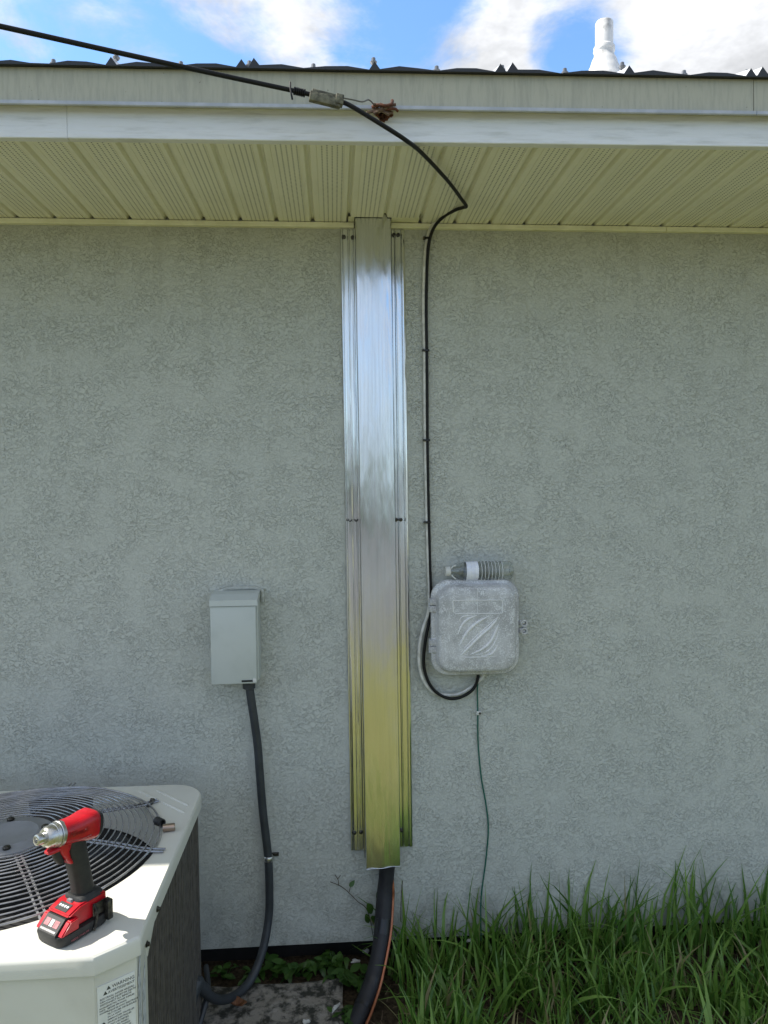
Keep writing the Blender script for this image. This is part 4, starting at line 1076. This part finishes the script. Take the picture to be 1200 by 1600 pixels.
# vine on the wall left of the pipe
vine = thing('wall_vine', 'dry forked vine with dark leaves climbing the wall left of the pipe', 'vine', at(584, 1460, -.02))
bm = B()
for path in (((586, 1480), (575, 1425), (558, 1408), (543, 1393), (531, 1384), (516, 1378)), ((529, 1384), (528, 1374), (523, 1367)), ((527, 1374), (532, 1368)), ((545, 1396), (548, 1385), (552, 1383)), ((626, 1440), (627, 1400), (629, 1376))):
    tube(bm, spline([at(a, b, -.010) for a, b in path], 5), .0011, 5)
obj('stem', bm, 'twig', vine, smooth=True)
for px, py, s_, rx, ry, rzz in ((574, 1412, .045, 1.3, 1.1, .2), (580, 1432, .05, 1.2, .9, .3), (590, 1408, .05, 1.0, -1.0, .6), (572, 1428, .04, 1.4, 1.3, 0), (588, 1425, .045, 1.2, .6, -.4), (546, 1385, .022, 1.3, -.7, .2)):
    o = bpy.data.objects.new('leaf', leaf_meshes[(px+py) % 6]); C.objects.link(o); o.parent = vine
    o.location = at(px, py, -.018)-wloc(vine); o.scale = (s_, s_, s_); o.rotation_euler = (rx, ry, rzz)

# ------------------------------------------------------------------ grass
def grass():
    rnd = random.Random(99); V_, F_, T_ = [], [], []
    def blade(x, y, z, h, w, lean_a, lean, bend, tint):
        seg = 5; d = Vector((math.cos(lean_a), math.sin(lean_a), 0)); s = Vector((-d.y, d.x, 0))
        tw = rnd.uniform(-.9, .9); s = (s*math.cos(tw)+d*math.sin(tw))
        b = len(V_); p = Vector((x, y, z)); ang = lean
        for k in range(seg+1):
            t = k/seg; hw = w*(1-t**1.8)*.5*(.75+.5*min(t*4, 1)*.6)
            if k == seg: hw = w*.03
            q = p.copy()
            if q.y > -.004: q.y = -.004-.004*rnd.random()
            V_.append((q-s*hw)); V_.append((q+s*hw)); T_.extend((tint, tint))
            p = p+(d*math.sin(ang)+Vector((0, 0, math.cos(ang))))*(h/seg); ang += bend/seg
            if p.z < GZ+.01: p.z = GZ+.012
        for k in range(seg): F_.append((b+2*k, b+2*k+1, b+2*k+3, b+2*k+2))
    def clump(cx_, cy_, n, hm, rad):
        for k in range(n):
            a = rnd.uniform(0, 6.283); r_ = rad*math.sqrt(rnd.random())
            x_, y_ = cx_+r_*math.cos(a), cy_+r_*math.sin(a)
            if y_ > -.012: y_ = -.012-rnd.random()*.02
            la = rnd.uniform(0, 6.283); h = hm*rnd.uniform(.45, 1.15)
            blade(x_, y_, GZ+.0, h, rnd.uniform(.0060, .0150), la, abs(rnd.gauss(.15, .30)), abs(rnd.gauss(.55, .65)), (.97 if rnd.random() < .05 else .92*rnd.random()**1.1))
    # tall unmown clumps along the wall foot, shorter further out
    x_ = .17
    while x_ < 3.4:
        n1 = noise.noise(Vector((x_*3.1, 0, 0)))
        clump(x_, -rnd.uniform(.02, .07), rnd.randint(13, 21), .31+.09*n1+(.0 if x_ > .35 else -.08), .055)
        x_ += rnd.uniform(.035, .075)
    for k in range(1500):
        cx_, cy_ = rnd.uniform(.13, 3.4), -.06-.85*rnd.random()
        if cx_ < .14+.10*(-cy_): continue
        dn_ = noise.noise(Vector((cx_*4, cy_*4, 3)))
        if dn_ < -.20 and rnd.random() < .60: continue
        clump(cx_, cy_, rnd.randint(6, 12), (.16-.05*min(1, -cy_/.5)+.05*rnd.random())*(1+.35*dn_), .045)
        if rnd.random() < .16:              # a broad blade thrown across the clump
            blade(cx_, cy_, GZ+.02, rnd.uniform(.14, .26), rnd.uniform(.012, .019), rnd.uniform(0, 6.28), rnd.uniform(.3, .9), rnd.uniform(.4, 1.3), rnd.uniform(.5, .92))
    for k in range(260):                      # the lawn goes on beyond the frame
        cx_, cy_ = rnd.uniform(-3.4, .1), -1.0-.7*rnd.random()
        clump(cx_, cy_, 5, .10, .06)
    for k in range(200): clump(rnd.uniform(.1, 3.4), rnd.uniform(-1.6, -.9), 5, .10, .06)
    for k in range(60): clump(rnd.uniform(-3.4, -1.25), rnd.uniform(-.95, -.04), 6, .16, .05)
    me = bpy.data.meshes.new('grass'); me.from_pydata([tuple(v) for v in V_], [], F_)
    a_ = me.attributes.new('tint', 'FLOAT', 'POINT'); a_.data.foreach_set('value', T_)
    me.polygons.foreach_set('use_smooth', [True]*len(me.polygons)); me.materials.append(M['grass'])
    o = bpy.data.objects.new('grass', me); C.objects.link(o); o['kind'] = 'stuff'
grass()
# dead thatch between the blades
rnd = random.Random(4); bm = B()
for k in range(1500):
    x_, y_ = rnd.uniform(.1, 2.6), -.03-rnd.random()*.8
    a = rnd.uniform(0, 3.14); l = rnd.uniform(.02, .06); d = Vector((math.cos(a), math.sin(a), rnd.uniform(-.15, .35)))*l; z_ = GZ+.022+rnd.random()*.02
    p = Vector((x_, y_, z_)); s = Vector((-d.y, d.x, 0)).normalized()*.0014
    bm.faces.new([bm.verts.new(v) for v in (p-s, p+s, p+d+s*.3, p+d-s*.3)])
o = obj('dead_thatch', bm, mk('dry thatch', (.20, .145, .085), .9, col2=(.11, .075, .045), vs_=20)); o['kind'] = 'stuff'
